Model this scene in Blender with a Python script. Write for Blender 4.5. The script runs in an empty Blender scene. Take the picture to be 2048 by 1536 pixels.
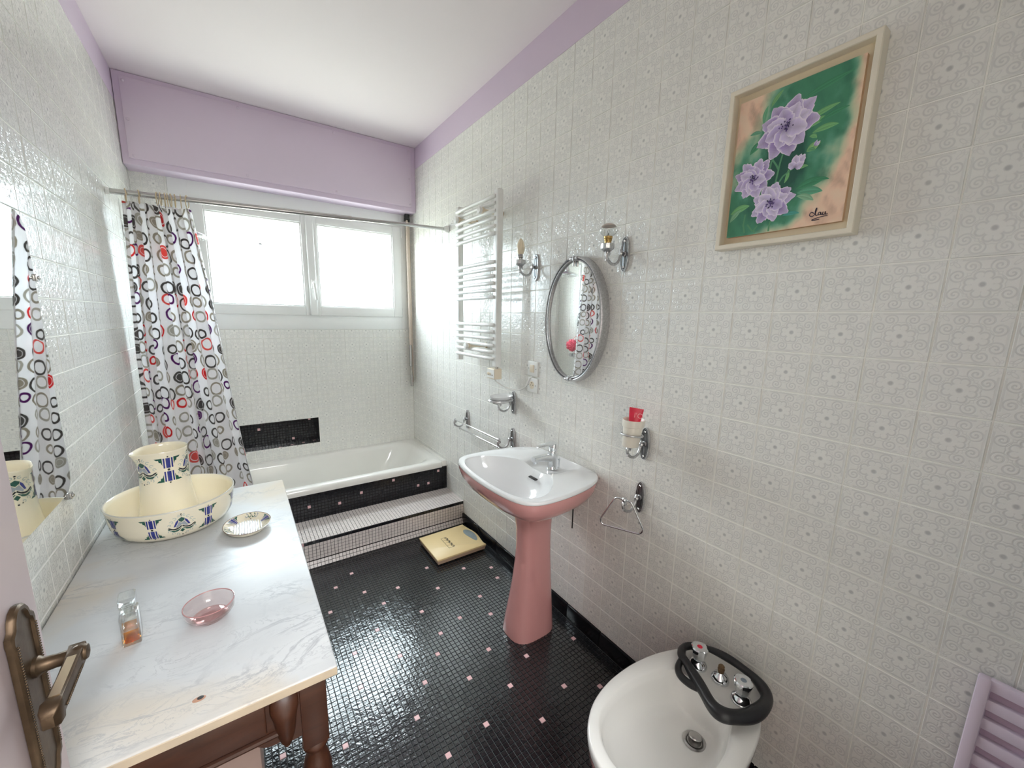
import bpy, bmesh, math, random
from mathutils import Vector as V, Matrix
from mathutils.geometry import tessellate_polygon
random.seed(7)
sc = bpy.context.scene
PI = math.pi

# ------------------------------------------------------------------ camera, light, exposure
CX, CY, F = 1020.312, 779.095, 799.68
CW = V((-1.2446, 0.0, 1.4500))
RR = V((0.8268, -0.5622, 0.0194)); RU = V((0.0827, 0.1555, 0.9844)); RF = V((0.5564, 0.8123, -0.1750))
RF = (RF - RR * RF.dot(RR)); RF.normalize(); RR.normalize(); RU = RR.cross(RF)
cam_d = bpy.data.cameras.new('camera'); cam = bpy.data.objects.new('camera', cam_d); sc.collection.objects.link(cam)
cam.matrix_world = Matrix(((RR.x, RU.x, -RF.x, CW.x), (RR.y, RU.y, -RF.y, CW.y), (RR.z, RU.z, -RF.z, CW.z), (0, 0, 0, 1)))
cam_d.sensor_width = 36.0; cam_d.lens = F / 2048 * 36.0
cam_d.shift_x = (1024 - CX) / 2048; cam_d.shift_y = -(768 - CY) / 2048
cam_d.clip_start = 0.02
sc.camera = cam
SKY = 26.0
w = bpy.data.worlds.new('world'); sc.world = w; w.use_nodes = True
LIGHTS = []
def area(name, loc, direction, sx, sy, power, col=(1, 1, 1)):
    d = bpy.data.lights.new(name, 'AREA'); d.shape = 'RECTANGLE'; d.size = sx; d.size_y = sy; d.energy = power; d.color = col
    o = bpy.data.objects.new(name, d); sc.collection.objects.link(o)
    o.location = loc; o.rotation_euler = V(direction).to_track_quat('-Z', 'Y').to_euler()
    return o
po = area('window_portal', (-0.77, 3.42, 1.80), (0, -1, 0), 1.36, 0.62, 1.0)
po.data.cycles.is_portal = True
area('hall_fill_light', (-1.0, -1.3, 2.50), (0, 0, -1), 0.9, 0.9, 78.0, (0.95, 0.975, 1.0))  # added fill light behind the camera, brightens the room through the doorway
sc.view_settings.view_transform = 'Standard'; sc.view_settings.look = 'None'
sc.view_settings.exposure = 0.28; sc.view_settings.gamma = 1.0; sc.view_settings.use_curve_mapping = False
sc.cycles.max_bounces = 14; sc.cycles.diffuse_bounces = 8; sc.cycles.glossy_bounces = 6
sc.cycles.transmission_bounces = 10; sc.cycles.transparent_max_bounces = 12
sc.cycles.caustics_reflective = False; sc.cycles.caustics_refractive = False
sc.cycles.sample_clamp_indirect = 6.0
try:
    sc.cycles.use_denoising = True
except Exception:
    pass

# ------------------------------------------------------------------ node helper
class NT:
    def __init__(s, tree): s.t = tree; s.n = tree.nodes; s.l = tree.links
    def node(s, typ, **kw):
        n = s.n.new(typ)
        for k, v in kw.items(): setattr(n, k, v)
        return n
    def put(s, inp, v):
        if hasattr(v, 'is_output') or isinstance(v, bpy.types.NodeSocket): s.l.new(v, inp)
        else: inp.default_value = v
    def m(s, op, a, b=0.0, c=None, clamp=False):
        n = s.node('ShaderNodeMath', operation=op, use_clamp=clamp)
        s.put(n.inputs[0], a); s.put(n.inputs[1], b)
        if c is not None: s.put(n.inputs[2], c)
        return n.outputs[0]
    def lt(s, v, wd, soft=0.01):            # 1 where v < wd, soft edge
        return s.m('MULTIPLY', s.m('SUBTRACT', wd, v), 1.0 / soft, clamp=True)
    def dist(s, p, q, a, b):
        return s.m('SQRT', s.m('ADD', s.m('POWER', s.m('ABSOLUTE', s.m('SUBTRACT', p, a)), 2.0), s.m('POWER', s.m('ABSOLUTE', s.m('SUBTRACT', q, b)), 2.0)))
    def mix(s, f, a, b):
        n = s.node('ShaderNodeMix', data_type='RGBA'); s.put(n.inputs['Factor'], f)
        ia = [i for i in n.inputs if i.name == 'A' and i.type == 'RGBA'][0]; ib = [i for i in n.inputs if i.name == 'B' and i.type == 'RGBA'][0]
        s.put(ia, a if not isinstance(a, tuple) else (*a, 1)); s.put(ib, b if not isinstance(b, tuple) else (*b, 1))
        return [o for o in n.outputs if o.type == 'RGBA'][0]
    def noise(s, vec, scale, detail=3.0, rough=0.5, dist=0.0):
        n = s.node('ShaderNodeTexNoise'); n.inputs['Scale'].default_value = scale; n.inputs['Detail'].default_value = detail
        n.inputs['Roughness'].default_value = rough; n.inputs['Distortion'].default_value = dist
        if vec is not None: s.l.new(vec, n.inputs['Vector'])
        return n
    def bump(s, h, strength, dist):
        n = s.node('ShaderNodeBump'); n.inputs['Strength'].default_value = strength; n.inputs['Distance'].default_value = dist
        s.l.new(h, n.inputs['Height']); return n.outputs[0]
MATS = {}
def mat(name, col=(0.8, 0.8, 0.8), rough=0.4, metal=0.0, spec=0.5, coat=0.0, var=0.04, vscale=8.0, bumps=None, **kw):
    if name in MATS: return MATS[name]
    m = bpy.data.materials.new(name); m.use_nodes = True; t = NT(m.node_tree)
    b = m.node_tree.nodes['Principled BSDF']; MATS[name] = m
    geo = t.node('ShaderNodeNewGeometry').outputs['Position']
    if var:
        n = t.noise(geo, vscale, 4.0).outputs['Fac']
        c2 = tuple(max(0, x * (1 - 2 * var)) for x in col); c3 = tuple(min(1, x * (1 + var)) for x in col)
        t.l.new(t.mix(n, c2, c3), b.inputs['Base Color'])
    else: b.inputs['Base Color'].default_value = (*col, 1)
    b.inputs['Roughness'].default_value = rough; b.inputs['Metallic'].default_value = metal
    b.inputs['Specular IOR Level'].default_value = spec
    if coat: b.inputs['Coat Weight'].default_value = coat; b.inputs['Coat Roughness'].default_value = 0.05
    if bumps:
        sc_, st_, di_ = bumps
        t.l.new(t.bump(t.noise(geo, sc_, 3.0).outputs['Fac'], st_, di_), b.inputs['Normal'])
    for k, v in kw.items(): b.inputs[k].default_value = v
    return m

# sky
t = NT(w.node_tree); bg = w.node_tree.nodes['Background']
gen = t.node('ShaderNodeTexCoord').outputs['Generated']
cl = t.noise(gen, 2.2, 5.0, 0.55, 0.6).outputs['Fac']
cr = t.m('MULTIPLY', t.m('SUBTRACT', cl, 0.42), 5.0, clamp=True)
spz = t.node('ShaderNodeSeparateXYZ'); t.l.new(gen, spz.inputs[0])
below = t.m('MULTIPLY', t.m('SUBTRACT', 0.02, spz.outputs[2]), 12.0, clamp=True)      # sunlit garden below the horizon
t.l.new(t.mix(below, t.mix(cr, (0.72, 0.88, 1.0), (0.97, 0.985, 1.0)), (0.31, 0.33, 0.29)), bg.inputs['Color']); bg.inputs['Strength'].default_value = SKY

# relief tile with scroll ornament (UV 0..1 over each tile)
def make_tile_mat():
    m = bpy.data.materials.new('relief_tile'); m.use_nodes = True; t = NT(m.node_tree); b = m.node_tree.nodes['Principled BSDF']
    uv = t.node('ShaderNodeUVMap', uv_map='UVMap').outputs[0]
    sp = t.node('ShaderNodeSeparateXYZ'); t.l.new(uv, sp.inputs[0])
    ax = t.m('ABSOLUTE', t.m('SUBTRACT', sp.outputs[0], 0.5)); ay = t.m('ABSOLUTE', t.m('SUBTRACT', sp.outputs[1], 0.5))
    p = t.m('MAXIMUM', ax, ay); q = t.m('MINIMUM', ax, ay)
    r = t.dist(p, q, 0.0, 0.0)
    dot = t.lt(r, 0.060, 0.035)
    d1 = t.dist(p, q, 0.165, 0.052)
    ring1 = t.m('MULTIPLY', t.lt(t.m('ABSOLUTE', t.m('SUBTRACT', d1, 0.068)), 0.024, 0.018), t.lt(t.m('SUBTRACT', 0.125, r), 0.0, 0.02))
    ring2 = t.m('MULTIPLY', t.m('MULTIPLY', t.lt(t.m('ABSOLUTE', t.m('SUBTRACT', d1, 0.118)), 0.014, 0.014), t.lt(t.m('SUBTRACT', 0.20, r), 0.0, 0.02)), 0.8)
    d2 = t.dist(p, q, 0.335, 0.175)
    th = t.m('ARCTAN2', t.m('SUBTRACT', q, 0.175), t.m('SUBTRACT', p, 0.335))
    s_ = t.m('FRACT', t.m('ADD', t.m('DIVIDE', d2, 0.066), t.m('MULTIPLY', th, 1 / (2 * PI))))
    spir = t.m('MULTIPLY', t.lt(t.m('ABSOLUTE', t.m('SUBTRACT', s_, 0.5)), 0.30, 0.16), t.lt(d2, 0.132, 0.015))
    stem = t.m('MULTIPLY', t.lt(t.m('ABSOLUTE', t.m('SUBTRACT', p, 0.452)), 0.022, 0.012), t.lt(q, 0.32, 0.02))
    a_ = t.m('SUBTRACT', t.m('MULTIPLY', t.m('ADD', p, q), 0.7071), 0.53); b_ = t.m('MULTIPLY', t.m('SUBTRACT', p, q), 0.7071)
    el = t.m('SQRT', t.m('ADD', t.m('POWER', t.m('ABSOLUTE', t.m('DIVIDE', a_, 0.085)), 2.0), t.m('POWER', t.m('ABSOLUTE', t.m('DIVIDE', b_, 0.036)), 2.0)))
    leaf = t.lt(t.m('ABSOLUTE', t.m('SUBTRACT', el, 0.75)), 0.25, 0.15)
    cdot = t.lt(t.m('ABSOLUTE', t.m('SUBTRACT', t.dist(p, q, 0.445, 0.40), 0.022)), 0.011, 0.008)
    edge = t.m('MULTIPLY', t.lt(t.m('SUBTRACT', 0.5, p), 0.022, 0.012), 0.8)
    f = dot
    for x in (ring1, ring2, t.m('MULTIPLY', spir, 0.9), t.m('MULTIPLY', stem, 0.6), t.m('MULTIPLY', leaf, 0.55), t.m('MULTIPLY', cdot, 0.5), t.m('MULTIPLY', edge, 0.6)): f = t.m('MAXIMUM', f, x)
    geo = t.node('ShaderNodeNewGeometry').outputs['Position']
    nv = t.noise(geo, 5.0, 3.0).outputs['Fac']
    base = t.mix(nv, (0.79, 0.785, 0.75), (0.84, 0.835, 0.80))
    c = t.mix(t.m('MULTIPLY', f, 0.72), base, (0.625, 0.625, 0.61))
    c = t.mix(t.m('MULTIPLY', dot, 0.75), c, (0.47, 0.475, 0.47))
    t.l.new(c, b.inputs['Base Color']); b.inputs['Roughness'].default_value = 0.13
    b.inputs['Specular IOR Level'].default_value = 0.55
    h = t.m('ADD', t.m('MULTIPLY', f, -0.6), t.m('MULTIPLY', t.noise(geo, 70.0, 2.0).outputs['Fac'], 0.55))
    t.l.new(t.bump(h, 0.42, 0.0016), b.inputs['Normal'])
    return m
M_TILE = make_tile_mat()
M_GROUT = mat('tile_grout', (0.95, 0.935, 0.87), 0.8, spec=0.2, var=0.1, vscale=3.0)
M_CEIL = mat('ceiling_paint', (0.82, 0.755, 0.785), 0.75, spec=0.25, var=0.015, vscale=1.5, bumps=(60, .1, .001))
M_LILAC = mat('lilac_paint', (0.655, 0.55, 0.675), 0.5, spec=0.4, var=0.02, vscale=2.0, bumps=(40, .1, .001))
M_LILAC_P = mat('lilac_panel_paint', (0.675, 0.575, 0.685), 0.5, spec=0.4, var=0.02, vscale=2.0, bumps=(40, .1, .001))
M_PVC = mat('white_pvc', (0.83, 0.84, 0.83), 0.3, var=0.01)
M_ENAMEL = mat('white_enamel', (0.84, 0.83, 0.79), 0.12, coat=0.3, var=0.02)
M_BASIN = mat('white_vitreous_china', (0.80, 0.81, 0.82), 0.10, coat=0.4, var=0.01)
M_BIDET = mat('white_bidet_china', (0.80, 0.79, 0.765), 0.14, coat=0.3, var=0.02)
M_PINK = mat('pink_glazed_ceramic', (0.66, 0.325, 0.315), 0.16, coat=0.35, var=0.03)
M_CHROME = mat('chrome', (0.80, 0.82, 0.84), 0.08, 1.0, var=0)
M_STEEL = mat('brushed_steel', (0.50, 0.49, 0.48), 0.25, 1.0, var=0.05)
M_BLACKPL = mat('black_plinth_tile', (0.010, 0.010, 0.012), 0.22, var=0.2, spec=0.25)
M_MGROUT = mat('mosaic_grout', (0.11, 0.115, 0.115), 0.9, spec=0.2, var=0.15, vscale=30)
M_MGROUT_D = mat('dark_mosaic_grout', (0.035, 0.028, 0.028), 0.9, spec=0.2, var=0.15, vscale=30)
M_MBLACK = mat('black_mosaic', (0.012, 0.013, 0.016), 0.13, var=0.3, vscale=25, spec=1.0, bumps=(100, .42, .0022))
M_MBLACK_F = mat('black_mosaic_flat', (0.013, 0.014, 0.018), 0.2, var=0.3, vscale=25, bumps=(80, .2, .002))
M_MPINK = mat('pink_mosaic', (0.80, 0.52, 0.53), 0.25, var=0.06, vscale=20)
M_MWHITE = mat('pale_pink_mosaic', (0.80, 0.735, 0.715), 0.3, var=0.08, vscale=25, bumps=(80, .15, .002))
M_IVORY = mat('ivory_faience', (0.86, 0.785, 0.62), 0.14, coat=0.4, var=0.03)
M_BRASS_OLD = mat('aged_brass', (0.105, 0.068, 0.040), 0.45, 0.75, var=0.25, vscale=60, bumps=(200, .2, .001))
M_BRASS = mat('brass', (0.50, 0.33, 0.12), 0.3, 0.9, var=0.1)
M_WHITE_PL = mat('white_plastic', (0.80, 0.80, 0.78), 0.35, var=0.01)
M_CREAM_PL = mat('cream_plastic', (0.76, 0.67, 0.53), 0.4, var=0.02)
M_BLACK = mat('black_rubber', (0.014, 0.014, 0.016), 0.35, var=0.2, bumps=(90, .15, .002))
M_BLACK2 = mat('black_plastic', (0.02, 0.02, 0.02), 0.4, var=0.1)
M_RED = mat('red_plastic', (0.72, 0.02, 0.06), 0.3, var=0.03)
M_SCALE = mat('cream_yellow_plastic', (0.80, 0.62, 0.33), 0.38, var=0.03)
M_SCALE_S = mat('tan_scale_side', (0.52, 0.37, 0.26), 0.5, var=0.06)
M_DOOR = mat('pale_lilac_door_paint', (0.56, 0.455, 0.465), 0.4, var=0.02, vscale=4)
M_HAMP = mat('lilac_plastic', (0.66, 0.56, 0.66), 0.4, var=0.02)
M_BEIGE = mat('beige_painted_metal', (0.62, 0.52, 0.44), 0.45, var=0.05)
M_RING = mat('tan_plastic_ring', (0.62, 0.49, 0.31), 0.4, var=0.05)
M_MIRROR = mat('mirror_silver', (0.90, 0.91, 0.90), 0.015, 1.0, var=0)
M_RUST = mat('rusty_metal', (0.20, 0.12, 0.06), 0.7, 0.4, var=0.4, vscale=300)
M_SPOT = mat('dark_mark', (0.03, 0.028, 0.028), 0.6, var=0.1)
M_POUF = mat('pink_net', (0.85, 0.16, 0.22), 0.8, var=0.15, vscale=40)
M_CANVAS_SIDE = mat('canvas_edge', (0.62, 0.42, 0.27), 0.8, var=0.08)
M_FRAME = mat('cream_frame_paint', (0.78, 0.72, 0.60), 0.45, var=0.03)
M_FRAME_D = mat('beige_frame_bed', (0.72, 0.62, 0.45), 0.55, var=0.04)
M_HALL = mat('hall_wall_paint', (0.7, 0.68, 0.64), 0.8, var=0.02)
M_EARTH = mat('pink_painted_wood', (0.40, 0.28, 0.24), 0.5, var=0.08)

def make_pewter():
    m = bpy.data.materials.new('pewter'); m.use_nodes = True; t = NT(m.node_tree); b = m.node_tree.nodes['Principled BSDF']
    g = t.node('ShaderNodeNewGeometry'); po = g.outputs['Pointiness']
    f = t.m('MULTIPLY', t.m('SUBTRACT', po, 0.46), 9.0, clamp=True)
    n = t.noise(g.outputs['Position'], 150, 2).outputs['Fac']
    c = t.mix(t.m('MULTIPLY', f, t.m('ADD', n, 0.4), clamp=True), (0.15, 0.15, 0.155), (0.66, 0.66, 0.67))
    t.l.new(c, b.inputs['Base Color']); b.inputs['Metallic'].default_value = 0.95; b.inputs['Roughness'].default_value = 0.32
    return m
M_PEWTER = make_pewter()
def make_marble():
    m = bpy.data.materials.new('white_veined_marble'); m.use_nodes = True; t = NT(m.node_tree); b = m.node_tree.nodes['Principled BSDF']
    co = t.node('ShaderNodeTexCoord').outputs['Object']
    mp = t.node('ShaderNodeMapping'); t.l.new(co, mp.inputs[0]); mp.inputs['Rotation'].default_value = (0, 0, 0.65); mp.inputs['Scale'].default_value = (1.0, 2.2, 1.0)
    n1 = t.noise(mp.outputs[0], 3.2, 9.0, 0.62, 1.1).outputs['Fac']
    v1 = t.lt(t.m('ABSOLUTE', t.m('SUBTRACT', n1, 0.5)), 0.022, 0.024)
    n2 = t.noise(mp.outputs[0], 8.5, 8.0, 0.65, 1.6).outputs['Fac']
    v2 = t.lt(t.m('ABSOLUTE', t.m('SUBTRACT', n2, 0.5)), 0.018, 0.022)
    msk = t.m('MULTIPLY', t.m('SUBTRACT', t.noise(mp.outputs[0], 4.0, 3.0).outputs['Fac'], 0.44), 6.0, clamp=True)
    v = t.m('MULTIPLY', t.m('MAXIMUM', t.m('MULTIPLY', v1, 0.8), t.m('MULTIPLY', v2, 0.75)), msk)
    cloud = t.noise(mp.outputs[0], 2.0, 5.0).outputs['Fac']
    base = t.mix(t.m('MULTIPLY', t.m('SUBTRACT', cloud, 0.35), 3.0, clamp=True), (0.55, 0.56, 0.575), (0.70, 0.71, 0.72))
    st = t.m('MULTIPLY', t.m('SUBTRACT', t.noise(co, 2.3, 4.0, 0.5, 0.4).outputs['Fac'], 0.50), 5.0, clamp=True)
    base = t.mix(t.m('MULTIPLY', st, 0.6), base, (0.63, 0.50, 0.33))
    c = t.mix(t.m('MULTIPLY', v, 0.9), base, (0.33, 0.34, 0.37))
    t.l.new(c, b.inputs['Base Color']); b.inputs['Roughness'].default_value = 0.33; b.inputs['Specular IOR Level'].default_value = 0.28
    return m
M_MARBLE = make_marble()
M_MARBLE_EDGE = mat('stained_marble_edge', (0.60, 0.49, 0.36), 0.35, var=0.2, vscale=14)
def make_wood():
    m = bpy.data.materials.new('dark_red_brown_wood'); m.use_nodes = True; t = NT(m.node_tree); b = m.node_tree.nodes['Principled BSDF']
    co = t.node('ShaderNodeTexCoord').outputs['Object']
    mp = t.node('ShaderNodeMapping'); t.l.new(co, mp.inputs[0]); mp.inputs['Scale'].default_value = (3.0, 14.0, 14.0)
    n = t.noise(mp.outputs[0], 3.0, 6.0, 0.6, 0.8).outputs['Fac']
    t.l.new(t.mix(n, (0.016, 0.006, 0.004), (0.085, 0.027, 0.011)), b.inputs['Base Color'])
    b.inputs['Roughness'].default_value = 0.42
    t.l.new(t.bump(n, 0.15, 0.002), b.inputs['Normal'])
    return m
M_WOOD = make_wood()
def make_curtain():
    m = bpy.data.materials.new('ring_print_fabric'); m.use_nodes = True; t = NT(m.node_tree); b = m.node_tree.nodes['Principled BSDF']
    uv = t.node('ShaderNodeUVMap', uv_map='UVMap').outputs[0]
    nz = t.noise(uv, 22.0, 2.0)
    ad = t.node('ShaderNodeVectorMath', operation='MULTIPLY_ADD'); t.l.new(nz.outputs['Color'], ad.inputs[0]); ad.inputs[1].default_value = (0.011, 0.011, 0); t.l.new(uv, ad.inputs[2])
    vo = t.node('ShaderNodeTexVoronoi', voronoi_dimensions='2D'); vo.inputs['Scale'].default_value = 13.2; vo.inputs['Randomness'].default_value = 0.42
    t.l.new(ad.outputs[0], vo.inputs['Vector'])
    d = vo.outputs['Distance']; sp = t.node('ShaderNodeSeparateColor'); t.l.new(vo.outputs['Color'], sp.inputs[0])
    R_, G_, B_ = sp.outputs
    rad = t.m('MULTIPLY_ADD', R_, 0.19, 0.235)
    ring = t.lt(t.m('ABSOLUTE', t.m('SUBTRACT', d, rad)), 0.080, 0.03)
    fill = t.m('MULTIPLY', t.lt(d, t.m('MULTIPLY', rad, 0.75), 0.03), t.lt(0.82, B_, 0.01))
    ramp = t.node('ShaderNodeValToRGB'); ramp.color_ramp.interpolation = 'CONSTANT'
    els = [(0, (0.13, 0.12, 0.115)), (0.34, (0.45, 0.41, 0.345)), (0.60, (0.52, 0.50, 0.45)), (0.75, (0.75, 0.045, 0.05)), (0.82, (0.80, 0.16, 0.14)), (0.895, (0.15, 0.025, 0.19))]
    e = ramp.color_ramp.elements; e[0].position = 0; e[0].color = (*els[0][1], 1); e[1].position = els[1][0]; e[1].color = (*els[1][1], 1)
    for p_, c_ in els[2:]:
        x = e.new(p_); x.color = (*c_, 1)
    t.l.new(G_, ramp.inputs[0])
    f = t.m('MAXIMUM', ring, fill)
    c = t.mix(f, (0.90, 0.89, 0.90), ramp.outputs[0])
    t.l.new(c, b.inputs['Base Color']); b.inputs['Roughness'].default_value = 0.55; b.inputs['Specular IOR Level'].default_value = 0.3
    tr = t.node('ShaderNodeBsdfTranslucent'); t.l.new(c, tr.inputs['Color'])
    mx = t.node('ShaderNodeMixShader'); mx.inputs[0].default_value = 0.42
    out = m.node_tree.nodes['Material Output']
    t.l.new(b.outputs[0], mx.inputs[1]); t.l.new(tr.outputs[0], mx.inputs[2]); t.l.new(mx.outputs[0], out.inputs['Surface'])
    return m
M_CURTAIN = make_curtain()
def make_thin_glass(name, col=(1, 1, 1), refl=1.0):
    m = bpy.data.materials.new(name); m.use_nodes = True; t = NT(m.node_tree); m.node_tree.nodes.remove(m.node_tree.nodes['Principled BSDF'])
    tr = t.node('ShaderNodeBsdfTransparent'); tr.inputs[0].default_value = (*col, 1)
    gl = t.node('ShaderNodeBsdfGlossy'); gl.inputs['Roughness'].default_value = 0.02
    g = t.node('ShaderNodeNewGeometry'); dp = t.node('ShaderNodeVectorMath', operation='DOT_PRODUCT'); t.l.new(g.outputs['Normal'], dp.inputs[0]); t.l.new(g.outputs['Incoming'], dp.inputs[1])
    fz = t.m('MULTIPLY_ADD', t.m('POWER', t.m('SUBTRACT', 1.0, t.m('ABSOLUTE', dp.outputs['Value'])), 4.5), 0.9, 0.04)
    mx = t.node('ShaderNodeMixShader'); t.l.new(t.m('MULTIPLY', fz, refl, clamp=True), mx.inputs[0])
    t.l.new(tr.outputs[0], mx.inputs[1]); t.l.new(gl.outputs[0], mx.inputs[2]); t.l.new(mx.outputs[0], m.node_tree.nodes['Material Output'].inputs[0])
    return m
M_PANE = make_thin_glass('window_glass', (0.97, 0.99, 0.98))
M_CLEAR = make_thin_glass('clear_glass', (0.93, 0.945, 0.94), 2.6)
M_PINKGL = make_thin_glass('pink_glass', (0.975, 0.92, 0.915), 1.3)
M_PINKGL_D = make_thin_glass('thick_pink_glass', (0.95, 0.81, 0.80), 1.6)
M_AMBER = make_thin_glass('amber_perfume', (0.975, 0.58, 0.10), 1.0)
M_LENS = mat('grey_blue_dial_window', (0.25, 0.30, 0.32), 0.12, var=0.25, vscale=18)
M_FROST = mat('frosted_bulb_glass', (0.80, 0.70, 0.52), 0.25, var=0.05)
M_FROST_P = mat('smoky_bulb_cap', (0.62, 0.53, 0.47), 0.3, var=0.05)
def attr_mat(name, rough=0.2, coat=0.3):
    m = bpy.data.materials.new(name); m.use_nodes = True; t = NT(m.node_tree); b = m.node_tree.nodes['Principled BSDF']
    a = t.node('ShaderNodeAttribute', attribute_name='Col'); t.l.new(a.outputs['Color'], b.inputs['Base Color'])
    b.inputs['Roughness'].default_value = rough; b.inputs['Coat Weight'].default_value = coat
    return m
M_DECOR = attr_mat('underglaze_print', 0.16, 0.4)
M_PAINT = attr_mat('oil_paint', 0.45, 0.0)
M_PRINT = attr_mat('flat_print', 0.5, 0.0)

# ------------------------------------------------------------------ object helpers
def mesh_from(name, bm, m, smooth=None):
    me = bpy.data.meshes.new(name); bm.normal_update(); bm.to_mesh(me); bm.free()
    if m: me.materials.append(m)
    if smooth is not None:
        for p in me.polygons: p.use_smooth = True
        if smooth < 180:
            try: me.set_sharp_from_angle(angle=math.radians(smooth))
            except Exception: pass
    return me
def obj(name, bm, m, parent=None, smooth=35, kind=None, label=None):
    root = parent
    off = V((0, 0, 0))
    while root is not None: off = off + root.location; root = root.parent
    if off.length > 0: bmesh.ops.translate(bm, verts=bm.verts, vec=-off)
    o = bpy.data.objects.new(name, mesh_from(name, bm, m, smooth)); sc.collection.objects.link(o)
    if parent: o.parent = parent
    if kind: o['kind'] = kind
    if label: o['label'] = label
    return o
def tag(o, label, cat, group=None):
    o['label'] = label; o['category'] = cat
    if group: o['group'] = group
    return o
def thing(name, label, cat, loc, group=None):
    o = bpy.data.objects.new(name, None); sc.collection.objects.link(o); o.location = loc; o.empty_display_size = 0.02
    return tag(o, label, cat, group)
def solo(name, label, cat, bm, m, loc, smooth=35, group=None):
    bmesh.ops.translate(bm, verts=bm.verts, vec=-V(loc))
    o = bpy.data.objects.new(name, mesh_from(name, bm, m, smooth)); sc.collection.objects.link(o); o.location = loc
    return tag(o, label, cat, group)
def struct(name, bm, m, smooth=None):
    o = obj(name, bm, m, None, smooth); o['kind'] = 'structure'; return o
def dup(root, loc, label=None, group=None):
    r = root.copy(); sc.collection.objects.link(r); r.location = loc
    if label: r['label'] = label
    if group: r['group'] = group
    for ch in list(root.children):
        c = ch.copy(); sc.collection.objects.link(c); c.parent = r
        for g in list(ch.children):
            d = g.copy(); sc.collection.objects.link(d); d.parent = c
    return r
# bm builders (world coordinates)
def B(): return bmesh.new()
def box(bm, a, b, bev=0.0, seg=2):
    a, b = V(a), V(b); lo = V(map(min, a, b)); hi = V(map(max, a, b))
    r = bmesh.ops.create_cube(bm, size=1.0); vs = r['verts']
    for v in vs: v.co = V([lo[i] + (v.co[i] + 0.5) * (hi[i] - lo[i]) for i in range(3)])
    if bev > 0:
        es = list({e for v in vs for e in v.link_edges})
        bmesh.ops.bevel(bm, geom=es, offset=bev, segments=seg, affect='EDGES', profile=0.5)
    return bm
def rings(bm, rs, cap0=True, cap1=True, closed=True):
    L = [[bm.verts.new(p) for p in r] for r in rs]; n = len(L[0])
    for a, b in zip(L[:-1], L[1:]):
        for i in range(n if closed else n - 1):
            j = (i + 1) % n
            bm.faces.new((a[i], a[j], b[j], b[i]))
    if cap0: bm.faces.new(list(reversed(L[0])))
    if cap1: bm.faces.new(L[-1])
    return bm
def fixn(bm): bmesh.ops.recalc_face_normals(bm, faces=bm.faces); return bm
def lathe(bm, prof, c, axis=(0, 0, 1), seg=24, cap=True, sx=1.0, sy=1.0):
    ax = V(axis).normalized(); u = ax.orthogonal().normalized() if abs(ax.z) < 0.99 else V((1, 0, 0)); v = ax.cross(u)
    c = V(c); rs = []
    for r, h in prof:
        r = max(r, 1e-5)
        rs.append([c + ax * h + u * (r * sx * math.cos(2 * PI * i / seg)) + v * (r * sy * math.sin(2 * PI * i / seg)) for i in range(seg)])
    rings(bm, rs, cap, cap); return fixn(bm)
def tube(bm, pts, rad, seg=10, closed=False, flat=1.0, cap=True):
    pts = [V(p) for p in pts]; n = len(pts); rs = []; prev = None
    for i in range(n):
        if closed: tn = pts[(i + 1) % n] - pts[i - 1]
        else: tn = pts[min(i + 1, n - 1)] - pts[max(i - 1, 0)]
        tn.normalize()
        if prev is None: u = tn.orthogonal().normalized()
        else:
            u = prev - tn * prev.dot(tn)
            u = u.normalized() if u.length > 1e-6 else tn.orthogonal().normalized()
        prev = u; v = tn.cross(u); r = rad[i] if isinstance(rad, (list, tuple)) else rad
        rs.append([pts[i] + u * (r * math.cos(2 * PI * k / seg)) + v * (r * flat * math.sin(2 * PI * k / seg)) for k in range(seg)])
    if closed:
        rs.append(rs[0])
        L = [[bm.verts.new(p) for p in r] for r in rs[:-1]]
        # match twist on the last joint
        best = min(range(seg), key=lambda s: sum((L[-1][k].co - L[0][(k + s) % seg].co).length for k in range(seg)))
        for a, b, s in [(L[i], L[i + 1], 0) for i in range(n - 1)] + [(L[-1], L[0], best)]:
            for k in range(seg):
                bm.faces.new((a[k], a[(k + 1) % seg], b[(k + 1 + s) % seg], b[(k + s) % seg]))
    else: rings(bm, rs, cap, cap)
    return fixn(bm)
def crom(pts, n=8, closed=False):
    pts = [V(p) for p in pts]; out = []; N = len(pts)
    rng = range(N) if closed else range(N - 1)
    for i in rng:
        p0 = pts[(i - 1) % N] if closed or i > 0 else pts[i]; p1 = pts[i]; p2 = pts[(i + 1) % N]
        p3 = pts[(i + 2) % N] if closed or i + 2 < N else p2
        for k in range(n):
            s = k / n
            out.append(0.5 * ((2 * p1) + (p2 - p0) * s + (2 * p0 - 5 * p1 + 4 * p2 - p3) * s * s + (-p0 + 3 * p1 - 3 * p2 + p3) * s ** 3))
    if not closed: out.append(pts[-1])
    return out
def prism(bm, outline, a, b):           # outline: function h -> list of points, or list of (x,y); extruded z a..b
    rings(bm, [[(x, y, a) for x, y in outline], [(x, y, b) for x, y in outline]]); return fixn(bm)
def rrect(x0, x1, y0, y1, r, n=6):
    out = []
    for cx, cy, a0 in ((x1 - r, y1 - r, 0), (x0 + r, y1 - r, 90), (x0 + r, y0 + r, 180), (x1 - r, y0 + r, 270)):
        for k in range(n + 1):
            a = math.radians(a0 + 90 * k / n); out.append((cx + r * math.cos(a), cy + r * math.sin(a)))
    return out
def pj(P):
    d = V(P) - CW; z = d.dot(RF)
    if z < 0.05: return None
    return (CX + F * d.dot(RR) / z, CY - F * d.dot(RU) / z, z)
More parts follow.
